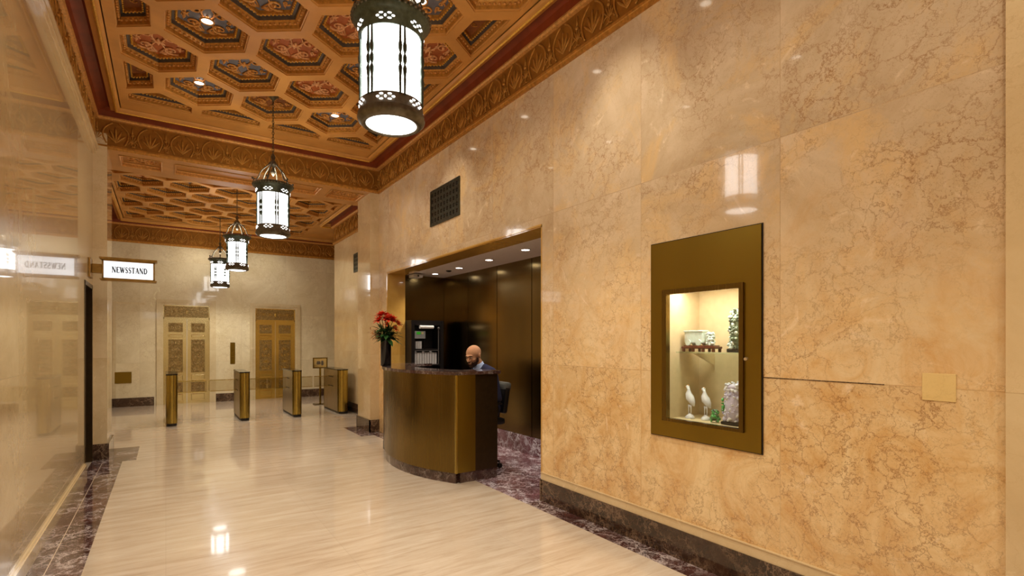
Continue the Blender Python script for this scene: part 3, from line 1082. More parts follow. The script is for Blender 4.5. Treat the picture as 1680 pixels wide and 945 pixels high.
# ------------------------------------------------------------------ lanterns
def make_lantern(ceil_z, bottom=2.80):
    t = thing('hanging_lantern', (0, 0, 0), 'x', 'lantern')
    R = .19
    z0 = bottom
    dk, lb = M['dark_metal'], M['lantern_bronze']
    # bottom ring
    MB().mat(lb).lathe((0, 0, z0), [(.150, .012), (.150, 0), (.165, -.004), (.180, .004), (.196, .02), (.200, .034), (.192, .046), (.196, .056), (.190, .062), (.186, .125), (.180, .13), (.176, .125), (.176, .02), (.150, .012)], 48, cap=False).build('lower_ring', parent=t)
    # top ring
    zt = z0 + .51
    MB().mat(dk).lathe((0, 0, zt), [(.182, 0), (.192, 0), (.196, .075), (.214, .085), (.228, .10), (.232, .118), (.224, .132), (.20, .142), (.06, .165), (.0, .17)], 48, cap=False).build('upper_ring', parent=t)
    b = MB().mat(lb)
    for k in range(44):
        a = 2 * PI * k / 44
        b.ball((.226 * math.cos(a), .226 * math.sin(a), zt + .118), .014, 6, 4)
    b.build('rope_edge', parent=t)
    # glowing glass
    MB().mat(M['glow']).lathe((0, 0, z0), [(.172, .10), (.172, .52)], 48, cap=False).build('glass_cylinder', parent=t)
    MB().mat(M['glow']).lathe((0, 0, z0), [(.149, .006), (.10, -.004), (.001, -.006)], 40, cap=False).build('glass_bowl', parent=t)
    # pierced rosettes glowing through both bands
    for zc, rr in ((z0 + .093, .1885), (zt + .038, .1955)):
        for k in range(6):
            b = MB().mat(M['glow_soft'])
            a0 = 2 * PI * (k + .5) / 6
            for (du, dv, w_, h_) in ((0, 0, .016, .009), (.024, .015, .026, .006), (-.024, .015, .026, .006), (.024, -.015, .026, .006), (-.024, -.015, .026, .006), (.045, 0, .022, .007), (-.045, 0, .022, .007)):
                a = a0 + du / rr
                T = Matrix.Translation((rr * math.cos(a), rr * math.sin(a), zc + dv)) @ Matrix.Rotation(a, 4, 'Z')
                b.ball((0, 0, 0), 1, 6, 4, T, (.003, w_ / 2 * 1.1, h_))
            b.build('pierced_rosette', parent=t)
    # paired spindles
    for k in range(6):
        for s_ in (-1, 1):
            b = MB().mat(dk)
            a = 2 * PI * k / 6 + s_ * .075
            c = (.184 * math.cos(a), .184 * math.sin(a), z0 + .12)
            b.lathe(c, [(.0065, 0), (.0085, .09), (.0075, .10), (.012, .135), (.013, .15), (.006, .168), (.0055, .172), (.012, .19), (.0125, .215), (.006, .232), (.0055, .236), (.012, .255), (.013, .28), (.0085, .30), (.0065, .39)], 8)
            b.build('spindle', parent=t)
    # scrolled arms up to the hub
    zr = zt + .14
    for k in range(6):
        a = 2 * PI * (k + .5) / 6
        pr = [(.205, -.03), (.225, .0), (.215, .03), (.19, .025), (.165, .06), (.155, .10), (.13, .15), (.085, .20), (.05, .235), (.035, .27)]
        MB().mat(lb).tube([(r * math.cos(a), r * math.sin(a), zr + z) for r, z in pr], [.006, .007, .007, .008, .009, .008, .008, .009, .008, .006], 6).ball((.232 * math.cos(a), .232 * math.sin(a), zr + .035), .014, 6, 5).build('scroll_arm', parent=t)
    MB().mat(lb).lathe((0, 0, zr), [(.0, .10), (.012, .11), (.03, .15), (.014, .19), (.014, .21), (.036, .23), (.042, .25), (.03, .28), (.016, .30), (.026, .33), (.022, .36), (.006, .38)], 14).build('hub', parent=t)
    # chain
    b = MB().mat(lb)
    z = zr + .375
    k = 0
    while z < ceil_z - .06:
        a = (k % 2) * PI / 2
        ca, sa = math.cos(a), math.sin(a)
        pts = []
        for j in range(8):
            an = 2 * PI * j / 8
            u, v = .011 * math.cos(an), .022 * math.sin(an)
            pts.append((u * ca, u * sa, z + .02 + v))
        b.tube(pts, .0038, 5, closed=True)
        z += .034
        k += 1
    b.build('chain', parent=t)
    MB().mat(lb).lathe((0, 0, ceil_z), [(.075, 0), (.072, -.012), (.05, -.022), (.03, -.05), (.012, -.06), (.01, -.075), (0, -.078)], 20).build('canopy', parent=t)
    # unseen lights added in the crown and under the bowl, glass is dimmer
    lamp = bpy.data.lights.new('crown_fill', 'POINT')
    lamp.energy = LANTERN_UP
    lamp.color = LAMP_COL
    lamp.shadow_soft_size = .04
    lo_ = bpy.data.objects.new('crown_fill', lamp)
    C.objects.link(lo_)
    lo_.location = (0, 0, zt + .22)
    lo_.visible_glossy = False
    attach(lo_, t)
    sp = spot('bowl_fill', (0, 0, z0 - .02), (0, 0, 0), LANTERN_DN, LAMP_COL, 165, .5, .12)
    attach(sp, t)
    return t


L0 = make_lantern(Z1 + DEPTH)
lab = ['largest hanging lantern, closest to the viewer, its chain out of frame', 'second lantern along the corridor, just before the carved beam', 'lantern in the lobby just past the beam, overlapping the second lantern', 'smallest and farthest hanging lantern, in front of the elevator wall', 'hanging lantern behind the viewer']
for i, (x, y, zz) in enumerate(((1.13, 2.98, 0), (1.105, 6.95, 0), (1.11, 10.886, Z2 - Z1), (1.02, 13.338, Z2 - Z1), (1.105, -1.35, 0))):
    if zz and i == 2:
        L2 = make_lantern(Z2 + DEPTH)
    o = L0 if i == 0 else (L2 if i == 2 else copy_tree(L0 if not zz else L2))
    o.location = (x, y, (0, 0, .03, -.08, 0)[i])
    o.rotation_euler = (0, 0, math.radians((-91, -86, -96, -64, -90)[i]))
    tag(o, lab[i], 'lantern', 'hanging lanterns')
    if i == 3:
        for ch in kids(o):
            if ch.name.startswith('canopy'):
                ch.location = (0, 0, .08)

# ------------------------------------------------------------------ elevators
def elevator(n, x0, x1, ztop, face, label):
    m = M[face]
    yb = YE
    b = MB().mat(M['frame'])
    # marble surround: stepped
    for e0, e1, pr in ((.0, .06, .012), (.06, .13, .03)):
        b.box((x0 - e1, yb - pr, 0), (x0 - e0, yb, ztop + e1)).box((x1 + e0, yb - pr, 0), (x1 + e1, yb, ztop + e1)).box((x0 - e0, yb - pr, ztop + e0), (x1 + e0, yb, ztop + e1))
    d = struct(b.build('door_%d' % n))
    yf = YE + .04
    # metal frame and transom
    b = MB().mat(m)
    b.box((x0, yf - .03, 0), (x0 + .02, yf + .05, ztop)).box((x1 - .02, yf - .03, 0), (x1, yf + .05, ztop)).box((x0, yf - .03, ztop - .02), (x1, yf + .05, ztop)).box((x0, yf - .03, ztop - .33), (x1, yf + .05, ztop - .29))
    b.build('metal_frame', parent=d)
    tr = MB().mat(M['relief']).box((x0 + .02, yf, ztop - .29), (x1 - .02, yf + .04, ztop - .02)).build('transom_panel', parent=d)
    b = MB().mat(m)
    cz = ztop - .155
    for s_ in (-1, 1):
        for k in range(5):
            u = (x0 + x1) / 2 + s_ * (.09 + k * .08)
            spiral3(b, (u, yf - .008, cz), .045, s_ * (1 if k % 2 else -1), .007)
    b.ball(((x0 + x1) / 2, yf - .01, cz), .045, 10, 8, sc=(.7, .5, 1.3))
    b.build('transom_scroll', parent=tr)
    xm = (x0 + x1) / 2
    zt = ztop - .33
    s_ = zt / 2.035
    for xa, xb in ((x0 + .02, xm - .003), (xm + .003, x1 - .02)):
        st = .075
        lf = MB().mat(m)
        W = xb - xa
        yl = yf - .01
        lf.box((xa, yl + .012, 0), (xb, yl + .045, zt))
        bands = [(0, .05), (.235, .27), (.51, .55), (.70, .735), (1.55, 1.585), (1.675, 1.715), (1.95, 2.035)]
        lf.box((xa, yl, 0), (xa + st, yl + .012, zt)).box((xb - st, yl, 0), (xb, yl + .012, zt))
        for p, q in bands:
            lf.box((xa + st, yl, p * s_), (xb - st, yl + .012, q * s_))
        leaf = lf.build('door_leaf', parent=d)
        for p, q, kind in ((.27, .51, 'r'), (.735, 1.55, 'r'), (1.715, 1.95, 'r')):
            MB().mat(M['relief']).cbox((xa + st + .008, yl + .0, p * s_ + .008), (xb - st - .008, yl + .02, q * s_ - .008), .006).build('relief_panel', parent=leaf)
            b = MB().mat(m)
            cx = (xa + xb) / 2
            hh = (q - p) * s_
            nr = max(1, round(hh / .17))
            for i in range(nr):
                zc = p * s_ + hh * (i + .5) / nr
                for sg in (-1, 1):
                    spiral3(b, (cx + sg * .055, yl - .006, zc), .042, sg * (1 if i % 2 else -1), .010)
                b.ball((cx, yl - .002, zc), .02, 8, 6, sc=(.8, .5, 1.6))
            b.build('relief_scroll', parent=leaf)
        for p, q in ((.05, .235), (.55, .70), (1.585, 1.675)):
            MB().mat(m).cbox((xa + st + .01, yl - .008, p * s_ + .012), (xb - st - .01, yl + .02, q * s_ - .012), .02).build('boss_panel', parent=leaf)
    return d


def spiral3(b, c, r0, dirn, rad, n=12):
    pts, rr = [], []
    for i in range(n):
        t = i / (n - 1)
        a = PI / 2 + dirn * 1.2 * 2 * PI * t
        r = r0 * (1 - .8 * t)
        pts.append((c[0] + r * math.cos(a), c[1], c[2] + r * math.sin(a)))
        rr.append(rad * (1 - .4 * t))
    b.tube(pts, rr, 5)


elevator(2, *E1, 'brass_lit', '')
elevator(3, *E2, 'brass_deep', '')
t = thing('call_panel', (1.40, YE, .93), 'tall narrow brass call plate on the wall between the elevator doors', 'call panel')
MB().mat(M['bronze_case']).cbox((1.345, YE - .012, .93), (1.455, YE, 1.47), .004).build('plate', parent=t)
for z in (1.12, 1.24):
    MB().mat(M['brass']).lathe((0, 0, 0), [(.016, 0), (.016, .008), (.012, .012)], 14, T=Matrix.Translation((1.40, YE - .012, z)) @ Matrix.Rotation(PI / 2, 4, 'X')).build('button', parent=t)
t = MB().mat(M['bronze_case']).cbox((-.963, YE - .015, .54), (-.652, YE, .80), .004).build('wall_plate')
tag(t, 'blank square brass plate low on the cream wall beside the pale elevator', 'wall plate')
b = MB().mat(M['frame']).box((-1.0, YE - .012, .2), (-.94, YE, 2.35)).box((-1.0, YE - .012, 2.35), (-.4, YE, 2.40))
struct(b.build('trim_8'))

# ------------------------------------------------------------------ turnstiles
def make_turnstile():
    t = thing('turnstile', (0, 0, 0), 'x', 'turnstile')
    W, L, H = .175, 1.22, .92
    r = W / 2

    def outline(w2, y0, y1):
        p = []
        for i in range(13):
            a = PI + PI * i / 12
            p.append((w2 * math.cos(a), y0 + w2 + w2 * math.sin(a) * 1.0))
        for i in range(13):
            a = PI * i / 12
            p.append((w2 * math.cos(a), y1 - w2 + w2 * math.sin(a)))
        return p
    MB().mat(M['black']).prism(outline(r - .012, .012, L - .012), 0, .045).build('plinth', parent=t)
    b = MB().mat(M['steel']).box((-r + .002, r + .03, .045), (r - .002, L - r - .03, H - .022))
    b.build('side_panels', parent=t)
    for y0, sg in ((r + .03, -1), (L - r - .03, 1)):
        p = []
        for i in range(17):
            a = PI * i / 16
            p.append((r * math.cos(a), y0 + sg * (r + .03 - .03) * math.sin(a)))
        p = [(r, y0 - sg * .0)] + p + [(-r, y0)]
        q = []
        for v in p:
            if not q or math.dist(v, q[-1]) > 1e-4:
                q.append(v)
        MB().mat(M['brass']).prism(q, .045, H - .022, smooth=True).build('rounded_end', parent=t)
    MB().mat(M['black_gloss']).prism(outline(r + .004, 0 + .024, L - .024), H - .022, H).build('top_cap', parent=t)
    for z in (.55, .745):
        for sx in (-1, 1):
            MB().mat(M['black']).box((sx * (r - .004), .40, z - .009), (sx * (r + .0), .78, z + .009)).build('slot', parent=t)
    MB().mat(M['grey_frame']).box((-r - .001, .88, .045), (-r + .0, .886, H - .03)).build('panel_joint', parent=t)
    return t


T0 = make_turnstile()
TS = [(.088, 10.84, 'slim brass turnstile post, the outermost one on the newsstand side'), (1.245, 10.84, 'brass turnstile standing between the two elevator doors'), (2.172, 10.80, 'brass turnstile in front of the golden elevator door'), (3.06, 10.74, 'widest-looking brass turnstile, beside the wall near the reception pier')]
for i, (x, y, lb) in enumerate(TS):
    o = T0 if i == 0 else copy_tree(T0)
    o.location = (x, y, 0)
    if i == 3:
        o.scale = (1.25, 1.1, 1)
    tag(o, lb, 'turnstile', 'turnstiles across the lobby')
# glass flaps with thin rails between the turnstiles
for (xa, xb, lb) in ((.178, 1.155, 'smoked glass barrier flap with thin rails in front of the pale elevator'), (1.335, 2.082, 'smoked glass barrier flap between the middle two turnstiles'), (2.262, 2.948, 'smoked glass barrier flap nearest the reception pier')):
    t = thing('barrier_flap', ((xa + xb) / 2, 11.45, 0), lb, 'barrier', 'barrier flaps between the turnstiles')
    xm = (xa + xb) / 2
    for p, q in ((xa, xm - .015), (xm + .015, xb)):
        MB().mat(M['glass_smoke']).box((p, 11.448, .545), (q, 11.456, .745)).build('glass_leaf', parent=t)
        MB().mat(M['brass']).box((p, 11.442, .745), (q, 11.462, .757)).build('rail', parent=t)
        MB().mat(M['brass']).box((p, 11.442, .533), (q, 11.462, .545)).build('rail', parent=t)

# sign stand
t = thing('sign_stand', (3.05, 12.70, 0), 'small brass framed notice on a post standing behind the turnstiles', 'sign stand')
MB().mat(M['bronze']).cbox((2.90, 12.6, 0), (3.20, 12.8, .02), .006).build('base', parent=t)
MB().mat(M['brass']).box((3.03, 12.685, .02), (3.07, 12.715, .87)).build('post', parent=t)
f = MB().mat(M['bronze'])
f.box((2.88, 12.68, .86), (3.215, 12.70, .885)).box((2.88, 12.68, 1.09), (3.215, 12.70, 1.115)).box((2.88, 12.68, .885), (2.905, 12.70, 1.09)).box((3.19, 12.68, .885), (3.215, 12.70, 1.09))
f.build('frame', parent=t)
nt = MB().mat(M['brass_lit']).box((2.905, 12.688, .885), (3.19, 12.698, 1.09)).build('notice', parent=t)
MB().mat(M['grey_frame']).box((2.97, 12.686, .95), (3.05, 12.6885, 1.03)).box((3.07, 12.686, .93), (3.12, 12.6885, 1.04)).box((2.95, 12.686, .975), (3.15, 12.6885, .985)).build('printed_marks', parent=nt)

# ------------------------------------------------------------------ vents
def vent(x, y0, y1, z0, z1, label):
    t = thing('wall_vent', (x, (y0 + y1) / 2, z0), label, 'vent')
    MB().mat(M['black']).box((x - .004, y0, z0), (x + .0, y1, z1)).build('backing', parent=t)
    b = MB().mat(M['dark_metal'])
    f = .025
    b.box((x - .014, y0, z0), (x - .004, y1, z0 + f)).box((x - .014, y0, z1 - f), (x - .004, y1, z1)).box((x - .014, y0, z0 + f), (x - .004, y0 + f, z1 - f)).box((x - .014, y1 - f, z0 + f), (x - .004, y1, z1 - f))
    b.build('frame', parent=t)
    b = MB().mat(M['dark_metal'])
    ny = max(2, round((y1 - y0 - 2 * f) / .085))
    nz = max(2, round((z1 - z0 - 2 * f) / .085))
    dy, dz = (y1 - y0 - 2 * f) / ny, (z1 - z0 - 2 * f) / nz
    for i in range(ny):
        for j in range(nz):
            cy, cz = y0 + f + dy * (i + .5), z0 + f + dz * (j + .5)
            n = 12
            out = [(cy + sx * dy / 2, cz + sz * dz / 2) for sx, sz in ((-1, -1), (1, -1), (1, 1), (-1, 1))]
            ring = [(cy + .027 * math.cos(2 * PI * k / n), cz + .027 * math.sin(2 * PI * k / n)) for k in range(n)]
            vs = [Vector((p[0], p[1], 0)) for p in out]
            hs = [Vector((p[0], p[1], 0)) for p in ring]
            tri = tessellate_polygon([vs, hs])
            b.add([(x - .010, p.x, p.y) for p in vs + hs], [tuple(q) for q in tri])
            # cross bars of each rosette
            b.box((x - .009, cy - .003, cz - .027), (x - .006, cy + .003, cz + .027)).box((x - .009, cy - .027, cz - .003), (x - .006, cy + .027, cz + .003))
    b.build('grille', parent=t)


vent(XR, 5.50, 6.325, 3.03, 3.50, 'large dark pierced metal vent high on the wall above the reception opening')
vent(X2R, 10.40, 10.87, 2.95, 3.34, 'small dark wall vent beyond the pier, above the turnstiles')

# access hatch on right wall
b = MB().mat(M['hatch']).cbox((XR - .004, .80, 1.225), (XR, .926, 1.352), .003)
t = b.build('access_hatch')
tag(t, 'small square marble access cover set in the wall beside the display case', 'access cover')
# dark open joint beside the case
t = MB().mat(M['base']).box((XR - .002, 1.08, 1.283), (XR + .001, 1.70, 1.288)).build('trim_9')
struct(t)

# ------------------------------------------------------------------ newsstand sign
SY = 8.0
t = thing('newsstand_sign', (XL, SY, 2.39), 'lit white NEWSSTAND sign in a brass frame projecting from the wall over the dark doorway', 'sign')
MB().mat(M['sign_brass']).cbox((XL, SY - .14, 2.27), (XL + .02, SY + .14, 2.50), .006).build('wall_bracket', parent=t)
MB().mat(M['sign_brass']).cbox((XL + .02, SY - .04, 2.33), (-.64, SY + .04, 2.44), .01).build('arm', parent=t)
sx0, sx1, sz0, sz1 = -.645, -.115, 2.265, 2.495
b = MB().mat(M['sign_brass'])
b.box((sx0, SY - .045, sz0), (sx0 + .018, SY + .045, sz1)).box((sx1 - .018, SY - .045, sz0), (sx1, SY + .045, sz1))
for e, z0, z1 in ((.0, sz1 - .012, sz1), (.010, sz1, sz1 + .010), (.024, sz1 + .010, sz1 + .032), (.0, sz0, sz0 + .012), (.02, sz0 - .012, sz0), (.012, sz0 - .022, sz0 - .012)):
    b.box((sx0 - e, SY - .045 - e, z0), (sx1 + e, SY + .045 + e, z1))
b.build('frame', parent=t)
lit = MB().mat(M['sign_glow']).box((sx0 + .018, SY - .04, sz0 + .012), (sx1 - .018, SY + .04, sz1 - .012)).build('lit_panel', parent=t)


def serif_letters(b, text, x, z, h, y, w=.7):
    """Roman capitals drawn from thick and thin strokes; x0 is the start, returns end"""
    T, N, S = .24, .11, .07

    def st(x0, y0, x1, y1, t):
        dx, dy = x1 - x0, y1 - y0
        l = math.hypot(dx, dy)
        px, py = -dy / l * t / 2, dx / l * t / 2
        b.add([(x + a * h * w, y, z + c * h) for a, c in ((x0 + px, y0 + py), (x0 - px, y0 - py), (x1 - px, y1 - py), (x1 + px, y1 + py))], [(0, 1, 2, 3)])

    def sf(cx, cy, l=.15):
        st(cx - l, cy, cx + l, cy, S)
    for ch in text:
        if ch == 'N':
            st(.12, 0, .12, 1, N); st(.68, 0, .68, 1, N); st(.12, 1, .68, 0, T); sf(.12, .98); sf(.68, .98); sf(.12, .02); adv = .88
        elif ch == 'E':
            st(.16, 0, .16, 1, T); st(.1, .975, .58, .975, N); st(.1, .025, .6, .025, N); st(.16, .5, .45, .5, N); st(.57, .8, .57, 1, N); st(.6, 0, .6, .2, N); adv = .74
        elif ch == 'W':
            st(.08, 1, .3, 0, T); st(.3, 0, .5, .9, N); st(.46, .95, .68, 0, T); st(.68, 0, .88, 1, N); sf(.1, .98); sf(.88, .98, .12); adv = 1.02
        elif ch == 'T':
            st(.36, 0, .36, 1, T); st(.04, .975, .68, .975, N); st(.05, .78, .05, 1, N); st(.67, .78, .67, 1, N); sf(.36, .02, .17); adv = .78
        elif ch == 'A':
            st(.1, 0, .38, 1, N); st(.36, 1, .66, 0, T); st(.2, .34, .55, .34, N); sf(.1, .02, .12); sf(.66, .02); adv = .84
        elif ch == 'D':
            st(.16, 0, .16, 1, T); pts = [(.16, .975)] + [(.3 + .36 * math.sin(a), .5 + .475 * math.cos(a)) for a in [PI * k / 10 for k in range(11)]] + [(.16, .025)]
            for i in range(len(pts) - 1):
                st(*pts[i], *pts[i + 1], T * (.4 + .6 * math.sin(PI * i / (len(pts) - 1))))
            sf(.1, .98, .1); sf(.1, .02, .1); adv = .84
        elif ch == 'S':
            pts = [(.5, .8), (.46, .93), (.32, .98), (.16, .93), (.1, .78), (.16, .64), (.3, .54), (.44, .44), (.52, .28), (.46, .09), (.3, .02), (.14, .07), (.08, .22)]
            for i in range(len(pts) - 1):
                st(*pts[i], *pts[i + 1], .13 + .12 * math.exp(-((i - 6) / 2.4) ** 2))
            adv = .66
        x += adv * h * w
    return x


b = MB().mat(M['letter'])
serif_letters(b, 'NEWSSTAND', -.548, 2.346, .070, SY - .0412, .70)
b.build('lettering', parent=lit)

# ------------------------------------------------------------------ reception desk
def arc_pts(R, y0, y1, n=28, cx=4.284, cy=5.83):
    out = []
    for i in range(n + 1):
        y = y0 + (y1 - y0) * i / n
        out.append((cx - math.sqrt(R * R - (y - cy) ** 2), y))
    return out


DXE = 3.04
t = thing('reception_desk', (2.8, 5.8, 0), 'curved bronze-clad reception desk with a dark marble counter and marble plinth', 'desk')
front = arc_pts(2.034, 4.80, 6.98)


def band(outer, th):
    """closed strip polygon following outer with thickness th"""
    n = len(outer)
    inn = []
    for i, p in enumerate(outer):
        a, c = outer[max(0, i - 1)], outer[min(n - 1, i + 1)]
        d = Vector((c[0] - a[0], c[1] - a[1])).normalized()
        inn.append((p[0] + d.y * th, p[1] - d.x * th))
    return outer + inn[::-1]


MB().mat(M['bronze']).prism(band(arc_pts(2.034, 4.80, 6.98), .04), .11, 1.145, smooth=False).build('front_panel', parent=t)
for o in kids(t):
    for p in o.data.polygons:
        if abs(p.normal.z) < .2 and p.normal.x != 0:
            p.use_smooth = True
MB().mat(M['brass']).cbox((2.518, 4.790, .11), (2.545, 4.83, 1.145), .004).build('corner_trim', parent=t)['label'] = 'bright brass corner strip'
MB().mat(M['bronze_case']).box((2.545, 4.80, .11), (2.76, 4.84, 1.145)).build('end_panel', parent=t)
MB().mat(M['dark_door']).box((2.76, 4.80, .11), (DXE, 4.84, 1.145)).build('end_panel', parent=t)['label'] = 'darker end panel'
MB().mat(M['bronze_dark']).box((2.53, 6.94, .11), (DXE, 6.98, 1.145)).build('end_panel', parent=t)
pl = arc_pts(2.02, 4.82, 6.97)
b = MB().mat(M['counter']).prism(band(pl, .05), 0, .11).box((2.58, 4.81, 0), (DXE, 4.85, .11)).box((2.52, 6.92, 0), (DXE, 6.97, .11))
b.build('plinth', parent=t)
top = arc_pts(2.064, 4.765, 7.15, 30)
inner = arc_pts(1.70, 5.12, 7.15, 24)
poly = top + [(DXE, 7.15)] + [(DXE, 6.85)] + [(inner[-1][0], 6.85)] + [p for p in inner[::-1] if p[1] < 6.8] + [(DXE + .02, 5.12), (DXE + .02, 4.765)]
MB().mat(M['counter']).prism(poly, 1.145, 1.18).build('counter_top', parent=t)
wk = arc_pts(1.96, 4.9, 6.9, 20)
ik = arc_pts(1.42, 5.15, 6.6, 16)
MB().mat(M['dark_door']).prism(wk + [p for p in ik[::-1]], .72, .75).build('work_surface', parent=t)

# vase and flowers
VX_, VY_ = 2.40, 6.53
t = thing('vase', (VX_, VY_, 1.18), 'tall black cylinder vase standing on the far end of the desk counter', 'vase')
MB().mat(M['black_gloss']).lathe((VX_, VY_, 1.18), [(.064, 0), (.068, .004), (.068, .335), (.070, .34), (.064, .34), (.060, .33), (.058, .02), (0, .015)], 28).build('body', parent=t)
RV = random.Random(11)


def leaf3(b, p, d, L, W, curl=.3):
    p = Vector(p)
    d = Vector(d).normalized()
    s_ = d.cross(Vector((0, 0, 1)))
    s_ = s_.normalized() if s_.length > .01 else Vector((1, 0, 0))
    up = s_.cross(d)
    vs, fs = [], []
    for i in range(6):
        tt = i / 5
        q = p + d * L * tt - up * 0 + Vector((0, 0, -curl * L * tt * tt))
        wd = W * math.sin(PI * min(.98, .12 + .86 * tt)) / 2
        vs += [q - s_ * wd + up * wd * .3, q, q + s_ * wd + up * wd * .3]
    for i in range(5):
        a = i * 3
        fs += [(a, a + 1, a + 4, a + 3), (a + 1, a + 2, a + 5, a + 4)]
    b.add(vs, fs, True)


fol = MB().mat(M['leaf'])
zt_ = 1.52
for k in range(90):
    a = RV.uniform(0, 2 * PI)
    el = RV.uniform(-.25, 1.1)
    r = RV.uniform(0, .05)
    L = RV.uniform(.10, .21)
    leaf3(fol, (VX_ + r * math.cos(a), VY_ + r * math.sin(a), zt_ + RV.uniform(-.005, .11)), (math.cos(a) * math.cos(el), math.sin(a) * math.cos(el), math.sin(el)), L, RV.uniform(.04, .07), RV.uniform(.1, .5))
fol.mat(M['leaf_pale'])
for k in range(26):
    a = RV.uniform(0, 2 * PI)
    r = RV.uniform(.03, .13)
    fol.ball((VX_ + r * math.cos(a), VY_ + r * math.sin(a), zt_ + RV.uniform(.06, .19)), .013, 6, 5, sc=(1, 1, 1.7))
o = fol.build('foliage')
tag(o, 'dark green leaves and pale buds spilling over the rim of the black vase', 'foliage', kind='stuff')


def flower(c, d, r, mat):
    t = thing('flower', c, 'red-orange many-petalled bloom in the bouquet in the black vase', 'flower', 'blooms in the black vase')
    c = Vector(c)
    d = Vector(d).normalized()
    s_ = d.orthogonal().normalized()
    u = d.cross(s_)
    b = MB().mat(mat)
    for ring, (np_, tilt, L) in enumerate(((7, .35, r), (6, .8, r * .85), (5, 1.2, r * .6))):
        for k in range(np_):
            a = 2 * PI * (k + ring * .5) / np_ + RV.uniform(-.1, .1)
            e = (s_ * math.cos(a) + u * math.sin(a)) * math.cos(tilt) + d * math.sin(tilt)
            leaf3(b, c, e, L * RV.uniform(.85, 1.1), r * .5, .12)
    b.build('petals', parent=t)
    b = MB().mat(M['leaf'])
    b.tube([c, c.lerp(Vector((VX_, VY_, 1.55)), .5) + Vector((0, 0, -.01)), Vector((VX_ + (c.x - VX_) * .15, VY_ + (c.y - VY_) * .15, 1.40))], .004, 5)
    b.build('stem', parent=t)
    MB().mat(M['petal_o'] if mat == M['petal'] else M['stem_tan']).ball(c + d * r * .25, r * .16, 8, 6).build('flower_centre', parent=t)


# positions relative to the vase: across the view (u), up (z), toward the viewer (v)
cu = Vector((.829, -.559, 0))
cv = Vector((-.559, -.829, 0))
for u, v, z, r, m in ((-.055, .02, .66, .075, 'petal'), (-.075, .06, .59, .07, 'petal'), (.045, .05, .61, .08, 'petal'), (.10, .02, .60, .07, 'petal'), (.0, .02, .60, .06, 'petal'),
                      (.155, -.01, .55, .06, 'petal_o'), (.135, .04, .48, .05, 'petal_o'), (.07, -.07, .58, .07, 'petal'), (-.02, -.06, .66, .06, 'petal'), (.03, .09, .54, .045, 'petal_o')):
    c = Vector((VX_, VY_, 1.18 + z)) + cu * u + cv * v
    r *= 1.35
    flower(c, (cu * u * 3 + cv * (v + .12) * 2 + Vector((0, 0, .5))), r, M[m])
b = MB().mat(M['stem_tan'])
for k in range(15):
    a = RV.uniform(-.9, .5) + (PI if k < 10 else 0)
    L = RV.uniform(.12, .23)
    p0 = Vector((VX_, VY_, 1.50))
    d = cu * math.cos(a) + cv * math.sin(a) * .5
    p1 = p0 + d * L * .5 + Vector((0, 0, RV.uniform(.03, .13)))
    p2 = p1 + d * L * .5 + Vector((0, 0, RV.uniform(-.04, .07)))
    b.tube([p0, p1, p2], .0028, 4)
    for j in range(6):
        q = p1.lerp(p2, j / 5)
        leaf3(b, q, (RV.uniform(-1, 1), RV.uniform(-1, 1), RV.uniform(-.5, 1)), .045, .012, .1)
o = b.build('dried_sprigs')
tag(o, 'wispy tan sprigs fanning out of the side of the bouquet in the vase', 'sprigs', kind='stuff')

# black storage unit with binders
t = thing('storage_rack', (3.55, 7.88, 0), 'black open storage cabinet against the far alcove wall behind the desk', 'cabinet')
x0, x1, y0, y1, H = 3.25, 3.82, 7.70, 8.02, 1.84
MB().mat(M['black']).box((x0, y1 - .02, 0), (x1, y1, H)).build('back_panel', parent=t)
for xx in (x0, x1 - .06):
    MB().mat(M['black']).box((xx, y0, 0), (xx + .06, y1 - .02, H)).build('side_panel', parent=t)
for z in (.02, .55, 1.10, 1.36, H - .08):
    MB().mat(M['black']).box((x0 + .06, y0 + .01, z), (x1 - .06, y1 - .02, z + (.02 if z < 1.7 else .08))).build('shelf', parent=t)
for z, xa, xb in ((1.345, x0 + .06, x1 - .09), (1.12, x0 + .20, x1 - .09)):
    MB().mat(M['grey_frame']).box((xa, y0 - .012, z), (xb, y0 + .0, z + .012)).build('rail', parent=t)
MB().mat(M['grey_frame']).box((x1 - .103, y0 - .012, 1.12), (x1 - .09, y0, 1.70)).build('upright_rail', parent=t)
MB().mat(M['grey_frame']).ball((x1 - .095, y0 - .006, 1.715), .022, 10, 6).build('rail_cap', parent=t)
for k in range(4):
    o = MB().mat(M['binder']).cbox((3.285 + 0.025 + k * .034, 7.73, 1.38), (3.285 + .055 + k * .034, 7.97, 1.50), .003)
    o = o.build('binder')
    tag(o, 'short grey binder in the row of four on the upper shelf of the black cabinet', 'binder', 'binders on the upper shelf')
for k in range(9):
    o = MB().mat(M['binder']).cbox((3.315 + k * .044, 7.72, 1.12), (3.352 + k * .044, 7.97, 1.12 + (.20 if k % 3 else .215)), .003).build('binder')
    tag(o, 'grey binder standing in the long row on the lower shelf of the black cabinet', 'binder', 'binders on the lower shelf')
o = MB().mat(M['grey_paper']).cbox((3.31, 7.712, 1.545), (3.50, 7.724, 1.665), .003).build('backing_board')
t2 = thing('notice_board', (3.40, 7.71, 1.545), 'small grey board with bright green stickers inside the black cabinet', 'notice board')
attach(o, t2)
MB().mat(M['green_paper']).box((3.345, 7.709, 1.612), (3.415, 7.7125, 1.655)).build('sticker', parent=t2)
MB().mat(M['leaf_pale']).box((3.43, 7.709, 1.618), (3.465, 7.7125, 1.65)).build('sticker', parent=t2)
for xx in (3.32, 3.48):
    MB().mat(M['black']).box((xx, 7.722, 1.38), (xx + .01, 7.73, 1.56)).build('leg', parent=t2)
